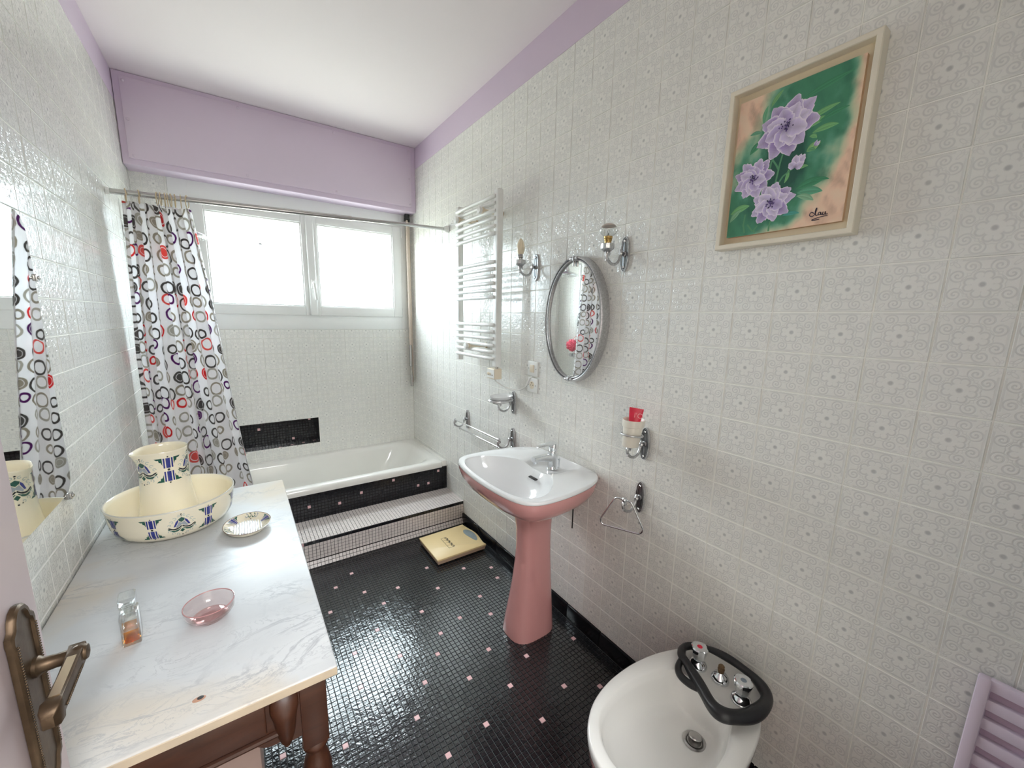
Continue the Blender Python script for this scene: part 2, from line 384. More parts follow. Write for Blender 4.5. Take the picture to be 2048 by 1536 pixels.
def polyfill(bm, pts3, col, lay, maxlen=None):
    vs = [bm.verts.new(p) for p in pts3]
    try: f = bm.faces.new(vs)
    except ValueError: return
    fs = bmesh.ops.triangulate(bm, faces=[f])['faces']
    for f in fs:
        for l in f.loops: l[lay] = (*col, 1)

# ------------------------------------------------------------------ tiles
TS = 0.108
Z0 = 13.715 * TS            # a course line on the right and left walls
def tile_bm(bm, org, U, Vv, N, u0, u1, v0, v1, t=0.0022, bev=0.0012, size=TS, uvl=None, tilt=0.0):
    org, U, Vv, N = V(org), V(U), V(Vv), V(N); g = 0.0013
    g = g if size > .05 else .0009; a0, a1, b0, b1 = u0 + g, u1 - g, v0 + g, v1 - g
    tu, tv = random.uniform(-tilt, tilt), random.uniform(-tilt, tilt)
    def P(u, v, n):
        return org + U * u + Vv * v + N * (n + tu * (u - (u0 + u1) / 2) + tv * (v - (v0 + v1) / 2) if n > 0 else n)
    lo = [bm.verts.new(P(u, v, 0)) for u, v in ((a0, b0), (a1, b0), (a1, b1), (a0, b1))]
    hi = [bm.verts.new(P(u, v, t)) for u, v in ((a0 + bev, b0 + bev), (a1 - bev, b0 + bev), (a1 - bev, b1 - bev), (a0 + bev, b1 - bev))]
    fs = [bm.faces.new(hi)]
    for i in range(4):
        j = (i + 1) % 4; fs.append(bm.faces.new((lo[i], lo[j], hi[j], hi[i])))
    mid = N
    for f in fs:
        f.normal_update()
    if fs[0].normal.dot(N) < 0:
        for f in fs: f.normal_flip()
    return fs
def set_uv(bm, fs, org, U, Vv, size):
    uvl = bm.loops.layers.uv.get('UVMap') or bm.loops.layers.uv.new('UVMap')
    for f, (cu, cv) in fs:
        for l in f.loops:
            d = l.vert.co - V(org)
            l[uvl].uv = ((d.dot(V(U)) - cu) / size, (d.dot(V(Vv)) - cv) / size)
def tiled_wall(wall, org, U, Vv, N, cells, limit, size=TS):
    """cells: list of (cu, cv, u0, u1, v0, v1). The `limit` that show largest become single objects, the rest one stuff part."""
    org, U, Vv, N = V(org), V(U), V(Vv), V(N)
    big = []; rest = []
    for c in cells:
        full = abs((c[3] - c[2]) - size) < 1e-4 and abs((c[5] - c[4]) - size) < 1e-4
        pc = pj(org + U * ((c[2] + c[3]) / 2) + Vv * ((c[4] + c[5]) / 2)); score = 0
        if pc and -60 < pc[0] < 2108 and -60 < pc[1] < 1596:
            p1 = pj(org + U * c[2] + Vv * c[4]); p2 = pj(org + U * c[3] + Vv * c[4]); p3 = pj(org + U * c[2] + Vv * c[5])
            if p1 and p2 and p3: score = abs((p2[0] - p1[0]) * (p3[1] - p1[1]) - (p2[1] - p1[1]) * (p3[0] - p1[0]))
        (big if (score > 90 and full) else rest).append((score, c))
    big.sort(key=lambda s: -s[0]); rest += big[limit:]; big = big[:limit]
    # one shared mesh for the single tiles, in tile-local coordinates (x=u, y=v, z=n)
    bm = B(); fs = tile_bm(bm, (0, 0, 0), (1, 0, 0), (0, 1, 0), (0, 0, 1), 0, size, 0, size)
    set_uv(bm, [(f, (0, 0)) for f in fs], (0, 0, 0), (1, 0, 0), (0, 1, 0), size)
    me = mesh_from('tile', bm, M_TILE)
    R = Matrix((U, Vv, N)).transposed().to_4x4()
    woff = wall.location
    for s, c in big:
        o = bpy.data.objects.new('tile', me); sc.collection.objects.link(o); o.parent = wall
        o.matrix_local = Matrix.Translation(org + U * c[2] + Vv * c[4] - woff) @ R @ Matrix.Rotation(random.uniform(-.004, .004), 4, 'X') @ Matrix.Rotation(random.uniform(-.004, .004), 4, 'Y')
    bm = B(); L = []
    for s, c in rest:
        L += [(f, (c[0], c[1])) for f in tile_bm(bm, org, U, Vv, N, c[2], c[3], c[4], c[5], tilt=0.004)]
    set_uv(bm, L, org, U, Vv, size)
    obj('small_tiles', bm, M_TILE, wall, None, kind='stuff')
XL, YB, YF, ZC, ZT = -1.68, 3.302, -0.10, 2.712, 2.562
def grid_cells(ulo, uhi, uo, vlo, vhi, vo, holes=(), size=TS):
    out = []; i0 = math.floor((ulo - uo) / size); i1 = math.ceil((uhi - uo) / size); j0 = math.floor((vlo - vo) / size); j1 = math.ceil((vhi - vo) / size)
    for i in range(i0, i1):
        for j in range(j0, j1):
            cu, cv = uo + i * size, vo + j * size
            rects = [(max(cu, ulo), min(cu + size, uhi), max(cv, vlo), min(cv + size, vhi))]
            for h in holes:
                nr = []
                for r in rects:
                    if r[1] <= h[0] or r[0] >= h[1] or r[3] <= h[2] or r[2] >= h[3]: nr.append(r); continue
                    if r[0] < h[0]: nr.append((r[0], h[0], r[2], r[3]))
                    if r[1] > h[1]: nr.append((h[1], r[1], r[2], r[3]))
                    a, b = max(r[0], h[0]), min(r[1], h[1])
                    if r[2] < h[2]: nr.append((a, b, r[2], h[2]))
                    if r[3] > h[3]: nr.append((a, b, h[3], r[3]))
                rects = nr
            for r in rects:
                if r[1] - r[0] > 0.006 and r[3] - r[2] > 0.006: out.append((cu, cv, *r))
    return out
# right wall
bm = B(); box(bm, (0.0015, YF - 0.4, 0.0), (0.12, 3.42, ZC)); wr = struct('wall_right', bm, M_GROUT)
bm = B(); box(bm, (-0.0005, YF - 0.4, ZT), (0.0015, YB, ZC)); obj('lilac_band', bm, M_LILAC, wr, None)
tiled_wall(wr, (0.0015, 0, 0), (0, -1, 0), (0, 0, 1), (-1, 0, 0), grid_cells(-YB, 0.48, -9.899 * TS, 0.075, ZT, Z0 - 14 * TS), 300)
# left wall
bm = B(); box(bm, (XL - 0.0015, YF, 0), (XL - 0.12, 3.42, ZC)); wl = struct('wall_left', bm, M_GROUT)
bm = B(); box(bm, (XL - 0.0015, YF, ZT), (XL + 0.0005, YB, ZC)); obj('lilac_band', bm, M_LILAC, wl, None)
tiled_wall(wl, (XL - 0.0015, 0, 0), (0, 1, 0), (0, 0, 1), (1, 0, 0), grid_cells(YF, YB, 1.617 - 20 * TS, 0.075, ZT, Z0 - 14 * TS), 260)
# back wall with window opening and niche
NX0, NX1, NZ0, NZ1 = -1.33, -0.768, 0.473, 0.671
WX0, WX1, WZ0, WZ1 = -1.511, -0.043, 1.342, 2.25
bm = B()
for a, b in (((XL, YB + .0015, 0), (0, YB + .12, NZ0)), ((XL, YB + .0015, NZ0), (NX0, YB + .12, NZ1)), ((NX1, YB + .0015, NZ0), (0, YB + .12, NZ1)), ((XL, YB + .0015, NZ1), (0, YB + .12, WZ0)),
             ((XL, YB + .0015, WZ0), (WX0, YB + .12, WZ1)), ((WX1, YB + .0015, WZ0), (0, YB + .12, WZ1)), ((XL, YB + .0015, WZ1), (0, YB + .12, ZC))): box(bm, a, b)
wb = struct('wall_back', bm, M_GROUT)
tiled_wall(wb, (0, YB + 0.0015, 0), (1, 0, 0), (0, 0, 1), (0, -1, 0),
           grid_cells(XL, 0, -0.0078 - 20 * TS, 0.0, 2.25, 1.278 - 14 * TS, holes=((NX0, NX1, NZ0, NZ1), (WX0, WX1, WZ0, 9))), 240)
# front wall with doorway (camera stands in it), recess on the right, and an unseen hall box behind
bm = B(); box(bm, (XL, YF, 0), (-1.56, YF - .1, ZC)); box(bm, (-1.56, YF, 2.1), (-0.66, YF - .1, ZC)); box(bm, (-0.66, YF, 0), (-0.56, YF - .4, ZC)); box(bm, (-0.56, YF - .4, 0), (0.004, YF - .5, ZC))
struct('wall_front', bm, M_HALL)
bm = B(); box(bm, (-2.3, -2.2, 0), (0.4, -2.3, 2.6)); box(bm, (-2.3, -2.2, 0), (-2.4, YF - .1, 2.6)); box(bm, (-0.5, -2.2, 0), (-0.4, YF - .5, 2.6)); box(bm, (-2.3, YF - .1, 0), (XL, YF, 2.6))
box(bm, (-2.3, -2.2, 2.6), (0.0, YF - .1, 2.7)); box(bm, (-2.3, -2.2, -.02), (0.0, YF - .1, -.001)); struct('wall_unseen_hall', bm, M_HALL)  # unseen box, added to keep sky light from flooding in by the doorway
# ceiling
bm = B(); box(bm, (XL - .1, YF - .5, ZC), (0.12, 3.42, ZC + .1)); struct('ceiling', bm, M_CEIL)

# ------------------------------------------------------------------ mosaic
def mosaic(root, org, U, Vv, N, ulo, uhi, vlo, vhi, mfun, gm, limit=0, P=0.02, names='mosaic_tile', minarea=0, t=0.0022, tilt=0.02, ground=True):
    """mfun(i,j) -> material key 'k','w','p' (or None). Backing in grout, tesserae proud of it."""
    org, U, Vv, N = V(org), V(U), V(Vv), V(N)
    if ground:
        bm = B(); vs = [bm.verts.new(org + U * a + Vv * b) for a, b in ((ulo, vlo), (uhi, vlo), (uhi, vhi), (ulo, vhi))]
        f = bm.faces.new(vs); f.normal_update()
        if f.normal.dot(N) < 0: f.normal_flip()
        obj('grout_bed', bm, gm, root, None)
    cells = {}
    for i in range(math.floor(ulo / P), math.ceil(uhi / P)):
        for j in range(math.floor(vlo / P), math.ceil(vhi / P)):
            u0, u1, v0, v1 = max(i * P, ulo), min((i + 1) * P, uhi), max(j * P, vlo), min((j + 1) * P, vhi)
            if u1 - u0 < .005 or v1 - v0 < .005: continue
            k = mfun(i, j)
            if k is None: continue
            p1 = pj(org + U * u0 + Vv * v0); p2 = pj(org + U * u1 + Vv * v0); p3 = pj(org + U * u0 + Vv * v1); s = 0
            if p1 and p2 and p3 and -10 < p1[0] < 2058 and 0 < p1[1] < 1546: s = abs((p2[0] - p1[0]) * (p3[1] - p1[1]) - (p2[1] - p1[1]) * (p3[0] - p1[0]))
            cells.setdefault(k, []).append((s, u0, u1, v0, v1))
    MM = {'k': M_MBLACK if limit else M_MBLACK_F, 'w': M_MWHITE, 'p': M_MPINK}
    NM = {'k': 'small_mosaic', 'w': 'small_mosaic', 'p': 'pink_mosaic_tile'}
    R = Matrix((U, Vv, U.cross(Vv))).transposed().to_4x4()
    flip = 1 if U.cross(Vv).dot(N) > 0 else -1
    off = V((0, 0, 0)); r = root
    while r is not None: off = off + r.location; r = r.parent
    for k, L in cells.items():
        L.sort(key=lambda s: -s[0])
        nb = len(L) if k == 'p' else limit
        big = [c for c in L[:nb] if abs(c[2] - c[1] - P) < 1e-4 and abs(c[4] - c[3] - P) < 1e-4 and c[0] > 0]; bs = set(map(tuple, big))
        if big:
            bm = B(); tile_bm(bm, (0, 0, 0), (1, 0, 0), (0, 1, 0), (0, 0, flip), 0, P, 0, P, t=t, bev=0.0008, size=P)
            me = mesh_from('mosaic_tile', bm, MM[k])
            for c in big:
                o = bpy.data.objects.new('pink_mosaic_tile' if k == 'p' else 'mosaic_tile', me); sc.collection.objects.link(o); o.parent = root
                o.matrix_local = Matrix.Translation(org + U * c[1] + Vv * c[3] - off) @ R @ Matrix.Rotation(random.uniform(-tilt, tilt), 4, 'X') @ Matrix.Rotation(random.uniform(-tilt, tilt), 4, 'Y')
        bm = B()
        for c in L:
            if c not in bs: tile_bm(bm, org, U, Vv, N, *c[1:], t=t, bev=0.0008, size=P, tilt=tilt)
        if len(bm.verts): obj('small_mosaic', bm, MM[k], root, None, kind='stuff')
        else: bm.free()
YS = 2.38       # riser of the step
bm = B(); box(bm, (XL - .1, YF - .5, -0.06), (0.1, YS + .05, -0.0005)); fl = struct('floor', bm, M_MGROUT)
PK = [(-1.225, 1.314), (-1.044, 1.236), (-0.971, 1.934), (-0.945, 1.437), (-0.928, 1.615), (-0.913, 2.116), (-0.813, 2.197), (-0.81, 1.697), (-0.805, 1.197), (-0.792, 1.996), (-0.768, 1.497), (-0.764, 1.018), (-0.731, 1.857), (-0.727, 1.317), (-0.632, 1.936), (-0.628, 1.416), (-0.605, 1.038), (-0.591, 1.695), (-0.569, 1.516), (-0.566, 1.238), (-0.45, 1.556), (-0.45, 1.819), (-0.448, 1.118), (-0.431, 2.017), (-0.428, 1.317), (-0.424, 0.94), (-0.309, 1.198), (-0.308, 1.498), (-0.29, 1.638), (-0.269, 0.998), (-0.249, 1.899), (-0.149, 0.92), (-0.131, 1.719), (-0.11, 1.82), (-0.07, 1.158), (-1.06, 1.76), (-1.11, 1.48), (-1.24, 1.62), (-1.36, 1.44), (-1.0, 1.05), (-1.12, 0.92), (-0.62, 0.78), (-0.86, 0.86)]
OX, OY = 0.000, 0.0072
pkset = {(math.floor((x - OX) / .02), math.floor((y - OY) / .02)) for x, y in PK}
mosaic(fl, (OX, OY, 0), (1, 0, 0), (0, 1, 0), (0, 0, 1), XL - OX, -0.012, YF - OY, YS - OY - .02, lambda i, j: 'p' if (i, j) in pkset else 'k', M_MGROUT, limit=300, tilt=0.014, ground=False)
# plinth along the right wall: black tiles, one object each
pj_y = [YF - .38, -0.03, 0.19, 0.408, 0.624, 0.84, 1.056, 1.272, 1.49, 1.706, 1.924, 2.149, YS]
bm = B(); box(bm, (-0.004, YF - .39, 0.0), (0.003, YS, 0.070)); bb = struct('baseboard_right', bm, M_MGROUT_D)
for a, b in zip(pj_y[:-1], pj_y[1:]):
    bm = B(); box(bm, (-0.0115, a + .001, 0.001), (0.002, b - .001, 0.076), .003, 2); obj('plinth_tile', bm, M_BLACKPL, bb, 30)

# step and bath surround
bm = B(); box(bm, (XL, YS + .002, 0), (0, 2.652, 0.163)); stp = struct('trim_1', bm, M_MGROUT_D)
def stepmat(i, j): return 'k' if j == 6 else 'w'
mosaic(stp, (0, YS, 0.163 - 7 * .02), (1, 0, 0), (0, 0, 1), (0, -1, 0), XL, 0, 0.02, .14, lambda i, j: ('p' if i == -52 else 'k') if j == 6 else 'w', M_MGROUT_D)
d_ = V((0, 0.5, 0.866)).normalized(); n_ = V((0, -0.866, 0.5))
mosaic(stp, (0, YS - .02, 0.0035), (1, 0, 0), d_, n_, XL, 0, 0, .04, lambda i, j: 'w', M_MGROUT_D)
mosaic(stp, (0, YS, 0.163), (1, 0, 0), (0, 1, 0), (0, 0, 1), XL, 0, 0, 0.27, lambda i, j: 'w', M_MGROUT_D)
YT = 2.65
bm = B(); box(bm, (XL, YT + .003, 0.16), (0, YT + .04, 0.340)); sur = struct('trim_2', bm, M_MGROUT_D)
tp = {(math.floor(x / .02), math.floor((z - .163) / .02)) for x, z in [(-.773, .233), (-.628, .271), (-.406, .308), (-.232, .23), (-.153, .232), (-.069, .309), (-.95, .25), (-1.1, .31)]}
mosaic(sur, (0, YT, 0.163), (1, 0, 0), (0, 0, 1), (0, -1, 0), XL, 0, 0, 0.176, lambda i, j: 'p' if (i, j) in tp else 'k', M_MGROUT_D)
# niche, lined with black mosaic
ND = 0.105
bm = B(); box(bm, (NX0 - .01, YB + ND + .004, NZ0 - .01), (NX1 + .01, YB + ND + .02, NZ1 + .01)); box(bm, (NX0 - .01, YB + .004, NZ0 - .01), (NX1 + .01, YB + ND, NZ0 - .003)); box(bm, (NX0 - .01, YB + .004, NZ1 + .003), (NX1 + .01, YB + ND, NZ1 + .01))
box(bm, (NX0 - .01, YB + .004, NZ0), (NX0 - .003, YB + ND, NZ1)); box(bm, (NX1 + .003, YB + .004, NZ0), (NX1 + .01, YB + ND, NZ1)); nic = struct('trim_3', bm, M_MGROUT_D)
np_ = {(math.floor((x - NX0) / .02), math.floor((z - NZ0) / .02)) for x, z in [(-1.159, .606), (-.947, .51), (-.828, .648)]}
mosaic(nic, (NX0, YB + ND, NZ0), (1, 0, 0), (0, 0, 1), (0, -1, 0), 0, NX1 - NX0, 0, NZ1 - NZ0, lambda i, j: 'p' if (i, j) in np_ else 'k', M_MGROUT_D)
mosaic(nic, (NX0, YB, NZ0), (1, 0, 0), (0, 1, 0), (0, 0, 1), 0, NX1 - NX0, 0.002, ND, lambda i, j: 'p' if (i * 7 + j * 3) % 31 == 5 else 'k', M_MGROUT_D)
mosaic(nic, (NX1, YB, NZ0), (0, 1, 0), (0, 0, 1), (-1, 0, 0), 0.002, ND, 0, NZ1 - NZ0, lambda i, j: 'k', M_MGROUT_D)
mosaic(nic, (NX0, YB, NZ0), (0, 1, 0), (0, 0, 1), (1, 0, 0), 0.002, ND, 0, NZ1 - NZ0, lambda i, j: 'k', M_MGROUT_D)
# cut tile strip between bath and right wall
bm = B(); box(bm, (-0.036, YT + .002, 0.340), (-.001, YB - .001, 0.378)); led = struct('trim_4', bm, M_GROUT)
y = YT + .004
while y < YB - .02:
    y2 = min(y + .107, YB - .002); bm = B(); box(bm, (-0.035, y, 0.378), (-.003, y2 - .002, 0.383), .0015, 1); obj('edge_tile', bm, M_TILE if False else M_ENAMEL, led, 30); y = y2

# ------------------------------------------------------------------ shutter box (pelmet)
PY = 3.165; PZ = 2.247
bm = B(); box(bm, (XL + .002, PY, PZ), (-0.001, YB + .003, ZC - .001), .004, 2); pel = struct('trim_5', bm, M_LILAC)
bm = B(); box(bm, (-1.648, PY - .010, 2.279), (-0.038, PY + .004, 2.684), .002, 2); pan = obj('cover_panel', bm, M_LILAC_P, pel, 30)
for x, z in [(-1.632, 2.664), (-1.632, 2.475), (-1.625, 2.294), (-1.12, 2.672), (-1.10, 2.297), (-0.58, 2.672), (-0.58, 2.295), (-0.056, 2.672), (-.05, 2.48), (-0.05, 2.297)]:
    bm = B(); lathe(bm, [(.008, 0), (.008, .002), (.005, .005), (.001, .006)], (x, PY - .010, z), (0, -1, 0), 12); obj('screw', bm, M_LILAC_P, pan, 40)

# ------------------------------------------------------------------ window
def frame_rect(bm, x0, x1, z0, z1, wl_, wr_, wb_, wt_, y0, y1, bev=.004):
    box(bm, (x0, y0, z0), (x0 + wl_, y1, z1), bev); box(bm, (x1 - wr_, y0, z0), (x1, y1, z1), bev)
    box(bm, (x0 + wl_ - .002, y0 + .0004, z0), (x1 - wr_ + .002, y1, z0 + wb_), bev); box(bm, (x0 + wl_ - .002, y0 + .0004, z1 - wt_), (x1 - wr_ + .002, y1, z1), bev)
bm = B(); frame_rect(bm, WX0, WX1, WZ0, WZ1, .094, .047, .106, .108, YB - .004, YB + .09); win = struct('window_1', bm, M_PVC, 40)
for nm, x0, x1 in (('left_sash', -1.425, -0.774), ('right_sash', -0.728, -0.085)):
    gx0, gx1 = (-1.349, -0.806) if x0 < -1 else (-0.703, -0.155)
    bm = B(); frame_rect(bm, x0, x1, 1.443, 2.148, gx0 - x0, x1 - gx1, .067, .062, YB - .016, YB + .06, .007)
    frame_rect(bm, gx0 - .004, gx1 + .004, 1.506, 2.090, .012, .012, .012, .012, YB - .008, YB + .05, .003)
    s_ = obj('sash', bm, M_PVC, win, 40)
    bm = B(); box(bm, (gx0, YB + .020, 1.51), (gx1, YB + .026, 2.086)); obj('pane', bm, M_PANE, s_, None)
bm = B(); box(bm, (-0.776, YB - .030, 1.444), (-0.726, YB + .05, 2.148), .008, 3); obj('mullion', bm, M_PVC, win, 40)
bm = B(); box(bm, (-0.764, YB - .038, 1.635), (-0.738, YB - .028, 1.70), .005, 2); hd = obj('handle', bm, M_WHITE_PL, win, 40)
bm = B(); tube(bm, crom([(-0.751, YB - .036, 1.675), (-0.751, YB - .058, 1.676), (-0.749, YB - .066, 1.66), (-0.742, YB - .066, 1.60), (-0.738, YB - .064, 1.556)], 5), [.009] * 8 + [.008] * 13, 8, flat=.7); obj('lever', bm, M_WHITE_PL, hd, 60)
for z0, z1 in ((2.07, 2.14), (1.445, 1.515)):
    bm = B(); tube(bm, [(-0.082, YB - .020, z0), (-0.082, YB - .020, z1)], .006, 8); obj('hinge', bm, M_WHITE_PL, win, 60)
# insect remains on the pane, with threads
t_ = thing('insect_remains', 'small dark insect remains hanging in a cobweb thread on the left window pane', 'insect', (-1.05, YB + .016, 1.93))
bm = B(); bmesh.ops.create_icosphere(bm, subdivisions=2, radius=1.0)
for v in bm.verts: v.co = V((-1.055 + v.co.x * .010, YB + .013 + v.co.y * .005, 1.917 + v.co.z * .006 - abs(v.co.x) * .003))
obj('body', bm, M_SPOT, t_, 60)
bm = B(); tube(bm, [(-1.112, YB + .015, 1.958), (-1.09, YB + .014, 1.947), (-1.085, YB + .015, 1.946)], .0011, 5); obj('thread', bm, M_SPOT, t_, 60); bm = B(); tube(bm, [(-1.056, YB + .014, 1.924), (-1.05, YB + .014, 1.936), (-1.038, YB + .015, 1.943)], .0011, 5); obj('thread', bm, M_SPOT, t_, 60)

# shutter crank in the right corner
t_ = thing('shutter_crank', 'beige shutter crank rod hanging from black bracket in the window corner', 'crank', (-0.045, 3.24, 2.2))
bm = B(); box(bm, (-.067, 3.225, 2.205), (-.030, 3.262, 2.243), .004); box(bm, (-.071, 3.232, 2.19), (-.060, 3.252, 2.215), .003); box(bm, (-.037, 3.232, 2.19), (-.026, 3.252, 2.215), .003); obj('bracket', bm, M_BLACK2, t_, 40)
bm = B(); lathe(bm, [(.003, 0), (.008, .004), (.008, .03), (.005, .04), (.008, .045), (.008, .06), (.004, .066)], (-.050, 3.24, 2.135), (0, 0, 1), 10); obj('joint', bm, M_BEIGE, t_, 40)
bm = B(); tube(bm, [(-.049, 3.24, 2.14), (-.043, 3.24, 1.21)], .0095, 10); obj('rod', bm, M_BEIGE, t_, 60)
bm = B(); tube(bm, [(-.030, 3.262, 2.21), (-.022, 3.262, 1.20), (-.022, 3.262, .90)], .010, 8); obj('guide_rail', bm, M_BEIGE, t_, 60)
bm = B(); tube(bm, [(-.0435, 3.24, 1.215), (-.043, 3.24, 1.05)], .0115, 10); lathe(bm, [(.012, 0), (.014, .008), (.012, .016)], (-.043, 3.24, 1.035), (0, 0, 1), 10); tube(bm, [(-.043, 3.238, 1.04), (-.038, 3.236, .96)], .006, 8); obj('crank_arm', bm, M_STEEL, t_, 50)
bm = B(); tube(bm, [(-.039, 3.236, .965), (-.039, 3.236, .868)], [.009, .012], 10); obj('grip', bm, M_STEEL, t_, 50)

# ------------------------------------------------------------------ bath
BX0, BX1, BY0, BY1, BZ = XL + .004, -0.038, YT - .012, YB - .002, 0.383
def rr(x0, x1, y0, y1, r, z): return [(x, y, z) for x, y in rrect(x0, x1, y0, y1, r, 7)]
t_ = thing('bathtub', 'white enamelled bathtub behind a black mosaic front', 'bathtub', (-0.85, 2.97, 0.0))
bm = B(); rings(bm, [rr(BX0, BX1, BY0 + .02, BY1, .01, .335), rr(BX0, BX1, BY0 + .004, BY1, .012, .338), rr(BX0, BX1, BY0, BY1, .014, .352), rr(BX0, BX1, BY0 + .003, BY1, .016, .372), rr(BX0, BX1, BY0 + .014, BY1, .02, BZ),
                     rr(BX0 + .05, BX1 - .035, BY0 + .055, BY1 - .035, .12, BZ), rr(BX0 + .065, BX1 - .055, BY0 + .07, BY1 - .05, .13, BZ - .006), rr(BX0 + .075, BX1 - .075, BY0 + .08, BY1 - .06, .14, BZ - .03),
                     rr(BX0 + .10, BX1 - .16, BY0 + .10, BY1 - .08, .15, BZ - .18), rr(BX0 + .13, BX1 - .24, BY0 + .13, BY1 - .11, .13, BZ - .30), rr(BX0 + .18, BX1 - .30, BY0 + .18, BY1 - .16, .10, BZ - .325)], False, True)
fixn(bm)
for f in bm.faces: f.normal_flip() if False else None
obj('tub_shell', bm, M_ENAMEL, t_, 50)
bm = B(); lathe(bm, [(.001, 0), (.028, .001), (.03, .003), (.02, .006), (.001, .006)], (-1.4, 2.96, BZ - .325), (0, 0, 1), 20); obj('drain', bm, M_CHROME, t_, 40)

# ------------------------------------------------------------------ shower: riser, arm, head, pouf
t_ = thing('shower_column', 'chrome shower column with round rain head on the left wall behind the curtain', 'shower', (XL, 2.945, 1.0))
bm = B(); tube(bm, crom([(-1.635, 2.945, 1.08), (-1.635, 2.945, 1.5), (-1.635, 2.945, 1.94), (-1.618, 2.942, 1.98), (-1.56, 2.93, 1.992), (-1.46, 2.912, 1.99), (-1.433, 2.91, 1.975), (-1.43, 2.91, 1.95)], 6), .0095, 10); obj('riser', bm, M_CHROME, t_, 60)
bm = B(); lathe(bm, [(.010, .10), (.012, .07), (.02, .055), (.022, .04), (.05, .03), (.09, .014), (.097, .006), (.097, -.002), (.09, -.005), (.001, -.005)], (-1.43, 2.91, 1.86), (0, 0, 1), 32); sh = obj('shower_head', bm, M_CHROME, t_, 40)
bm = B()
for rr_, n in ((.085, 26), (.065, 20), (.045, 14), (.025, 8)):
    for k in range(n):
        a = 2 * PI * k / n; c = V((-1.43 + rr_ * math.cos(a), 2.91 + rr_ * math.sin(a), 1.855)); lathe(bm, [(.003, 0), (.002, -.006)], c, (0, 0, 1), 5)
o = obj('nozzles', bm, M_WHITE_PL, sh, 60, kind='stuff')
for z in (1.86, 1.25):
    bm = B(); lathe(bm, [(.032, 0), (.032, .006), (.026, .012), (.012, .014), (.012, .055)], (XL + .002, 2.945, z), (1, 0, 0), 20); obj('wall_flange', bm, M_CHROME, t_, 40)
bm = B(); box(bm, (-1.66, 2.90, 1.07), (-1.612, 2.99, 1.12), .012, 3); lathe(bm, [(.019, 0), (.021, .02), (.019, .04)], (-1.635, 2.89, 1.095), (0, -1, 0), 14); lathe(bm, [(.019, 0), (.021, .02), (.019, .04)], (-1.635, 3.0, 1.095), (0, 1, 0), 14); obj('mixer_valve', bm, M_CHROME, t_, 40)
bm = B(); bmesh.ops.create_icosphere(bm, subdivisions=4, radius=.055)
rnd = random.Random(3)
for v in bm.verts:
    n = v.co.normalized(); k = 1 + .16 * math.sin(13 * n.x + 5 * n.y) * math.sin(11 * n.y + 7 * n.z) + .10 * math.sin(29 * n.z + 17 * n.x) + rnd.uniform(-.06, .06); v.co = n * .055 * k + V((-1.60, 2.985, 1.195))
po_ = thing('bath_pouf', 'pink net bath pouf hanging on the shower riser', 'bath pouf', (-1.60, 2.985, 1.14)); obj('net_ball', bm, M_POUF, po_, 60)
bm = B(); tube(bm, crom([(-1.60, 2.98, 1.24), (-1.62, 2.965, 1.275), (-1.637, 2.952, 1.29), (-1.648, 2.944, 1.285)], 5), .0018, 6); obj('cord', bm, M_POUF, po_, 60)

# ------------------------------------------------------------------ curtain rod, rings, curtain
RA, RB = V((XL + .002, 2.640, 1.985)), V((-0.003, 2.590, 2.033))
def rodp(x): s = (x - RA.x) / (RB.x - RA.x); return RA + (RB - RA) * s
rod = thing('curtain_rod', 'steel telescopic shower curtain rod spanning the room in front of the window', 'curtain rod', RA)
bm = B(); tube(bm, [RA, rodp(-0.62)], .0125, 14); obj('tube', bm, M_STEEL, rod, 60)
bm = B(); tube(bm, [rodp(-0.64), RB], .0100, 14); obj('inner_tube', bm, M_STEEL, rod, 60)
for p, ax in ((RA, 1), (RB, -1)):
    bm = B(); lathe(bm, [(.024, 0), (.022, .012), (.015, .026), (.013, .034)] if ax < 0 else [(.016, 0), (.016, .010), (.0145, .014)], p, (ax, 0, 0), 16); obj('end_cup', bm, M_WHITE_PL, rod, 40)
ctop, cbot = 1.945, 0.37
NF = 5.0
def curt(u, s):   # u across 0..1, s down 0..1
    xl = -1.628 - .035 * min(1, s * 2.2); xr = -1.378 + .165 * s + .006 * math.sin(6 * s)
    un = u + .035 * math.sin(2 * PI * 2.3 * u + 1.0) * (0.3 + s)
    un = min(max(un, 0), 1) if u not in (0, 1) else u
    x = xl + (xr - xl) * un
    amp = (.020 + .016 * s) * (1 - .25 * math.sin(3.1 * u * PI) ** 2)
    ph = 2 * PI * NF * u + .5 * math.sin(2.2 * s + 3 * u)
    sh_ = math.sin(ph); sh_ = math.copysign(abs(sh_) ** .8, sh_)
    yb = rodp(x).y - .012 * s + .012 * s * math.cos(2 * PI * u)
    return V((x + .010 * math.sin(2 * ph) * (1 - .5 * s), min(yb + amp * sh_, BY0 - .004 if s > .94 else 9), ctop + (cbot - ctop) * s + .006 * (1 - s) ** 6 * math.cos(2 * PI * 11 * u)))
NU, NS = 200, 60
bm = B(); gridv = [[bm.verts.new(curt(i / NU, j / NS)) for i in range(NU + 1)] for j in range(NS + 1)]; uvl = bm.loops.layers.uv.get('UVMap') or bm.loops.layers.uv.new('UVMap')
ulen = 1.15
for j in range(NS):
    for i in range(NU):
        f = bm.faces.new((gridv[j][i], gridv[j][i + 1], gridv[j + 1][i + 1], gridv[j + 1][i]))
        for l, (a, b) in zip(f.loops, ((i, j), (i + 1, j), (i + 1, j + 1), (i, j + 1))): l[uvl].uv = (ulen * a / NU, 1.6 * (1 - b / NS))
cu = thing('shower_curtain', 'white shower curtain printed with grey red and purple rings bunched at the left', 'shower curtain', (-1.5, 2.6, cbot))
fixn(bm); co = obj('fabric', bm, M_CURTAIN, cu, 180)
sm = co.modifiers.new('thickness', 'SOLIDIFY'); sm.thickness = .0012; sm.offset = 0
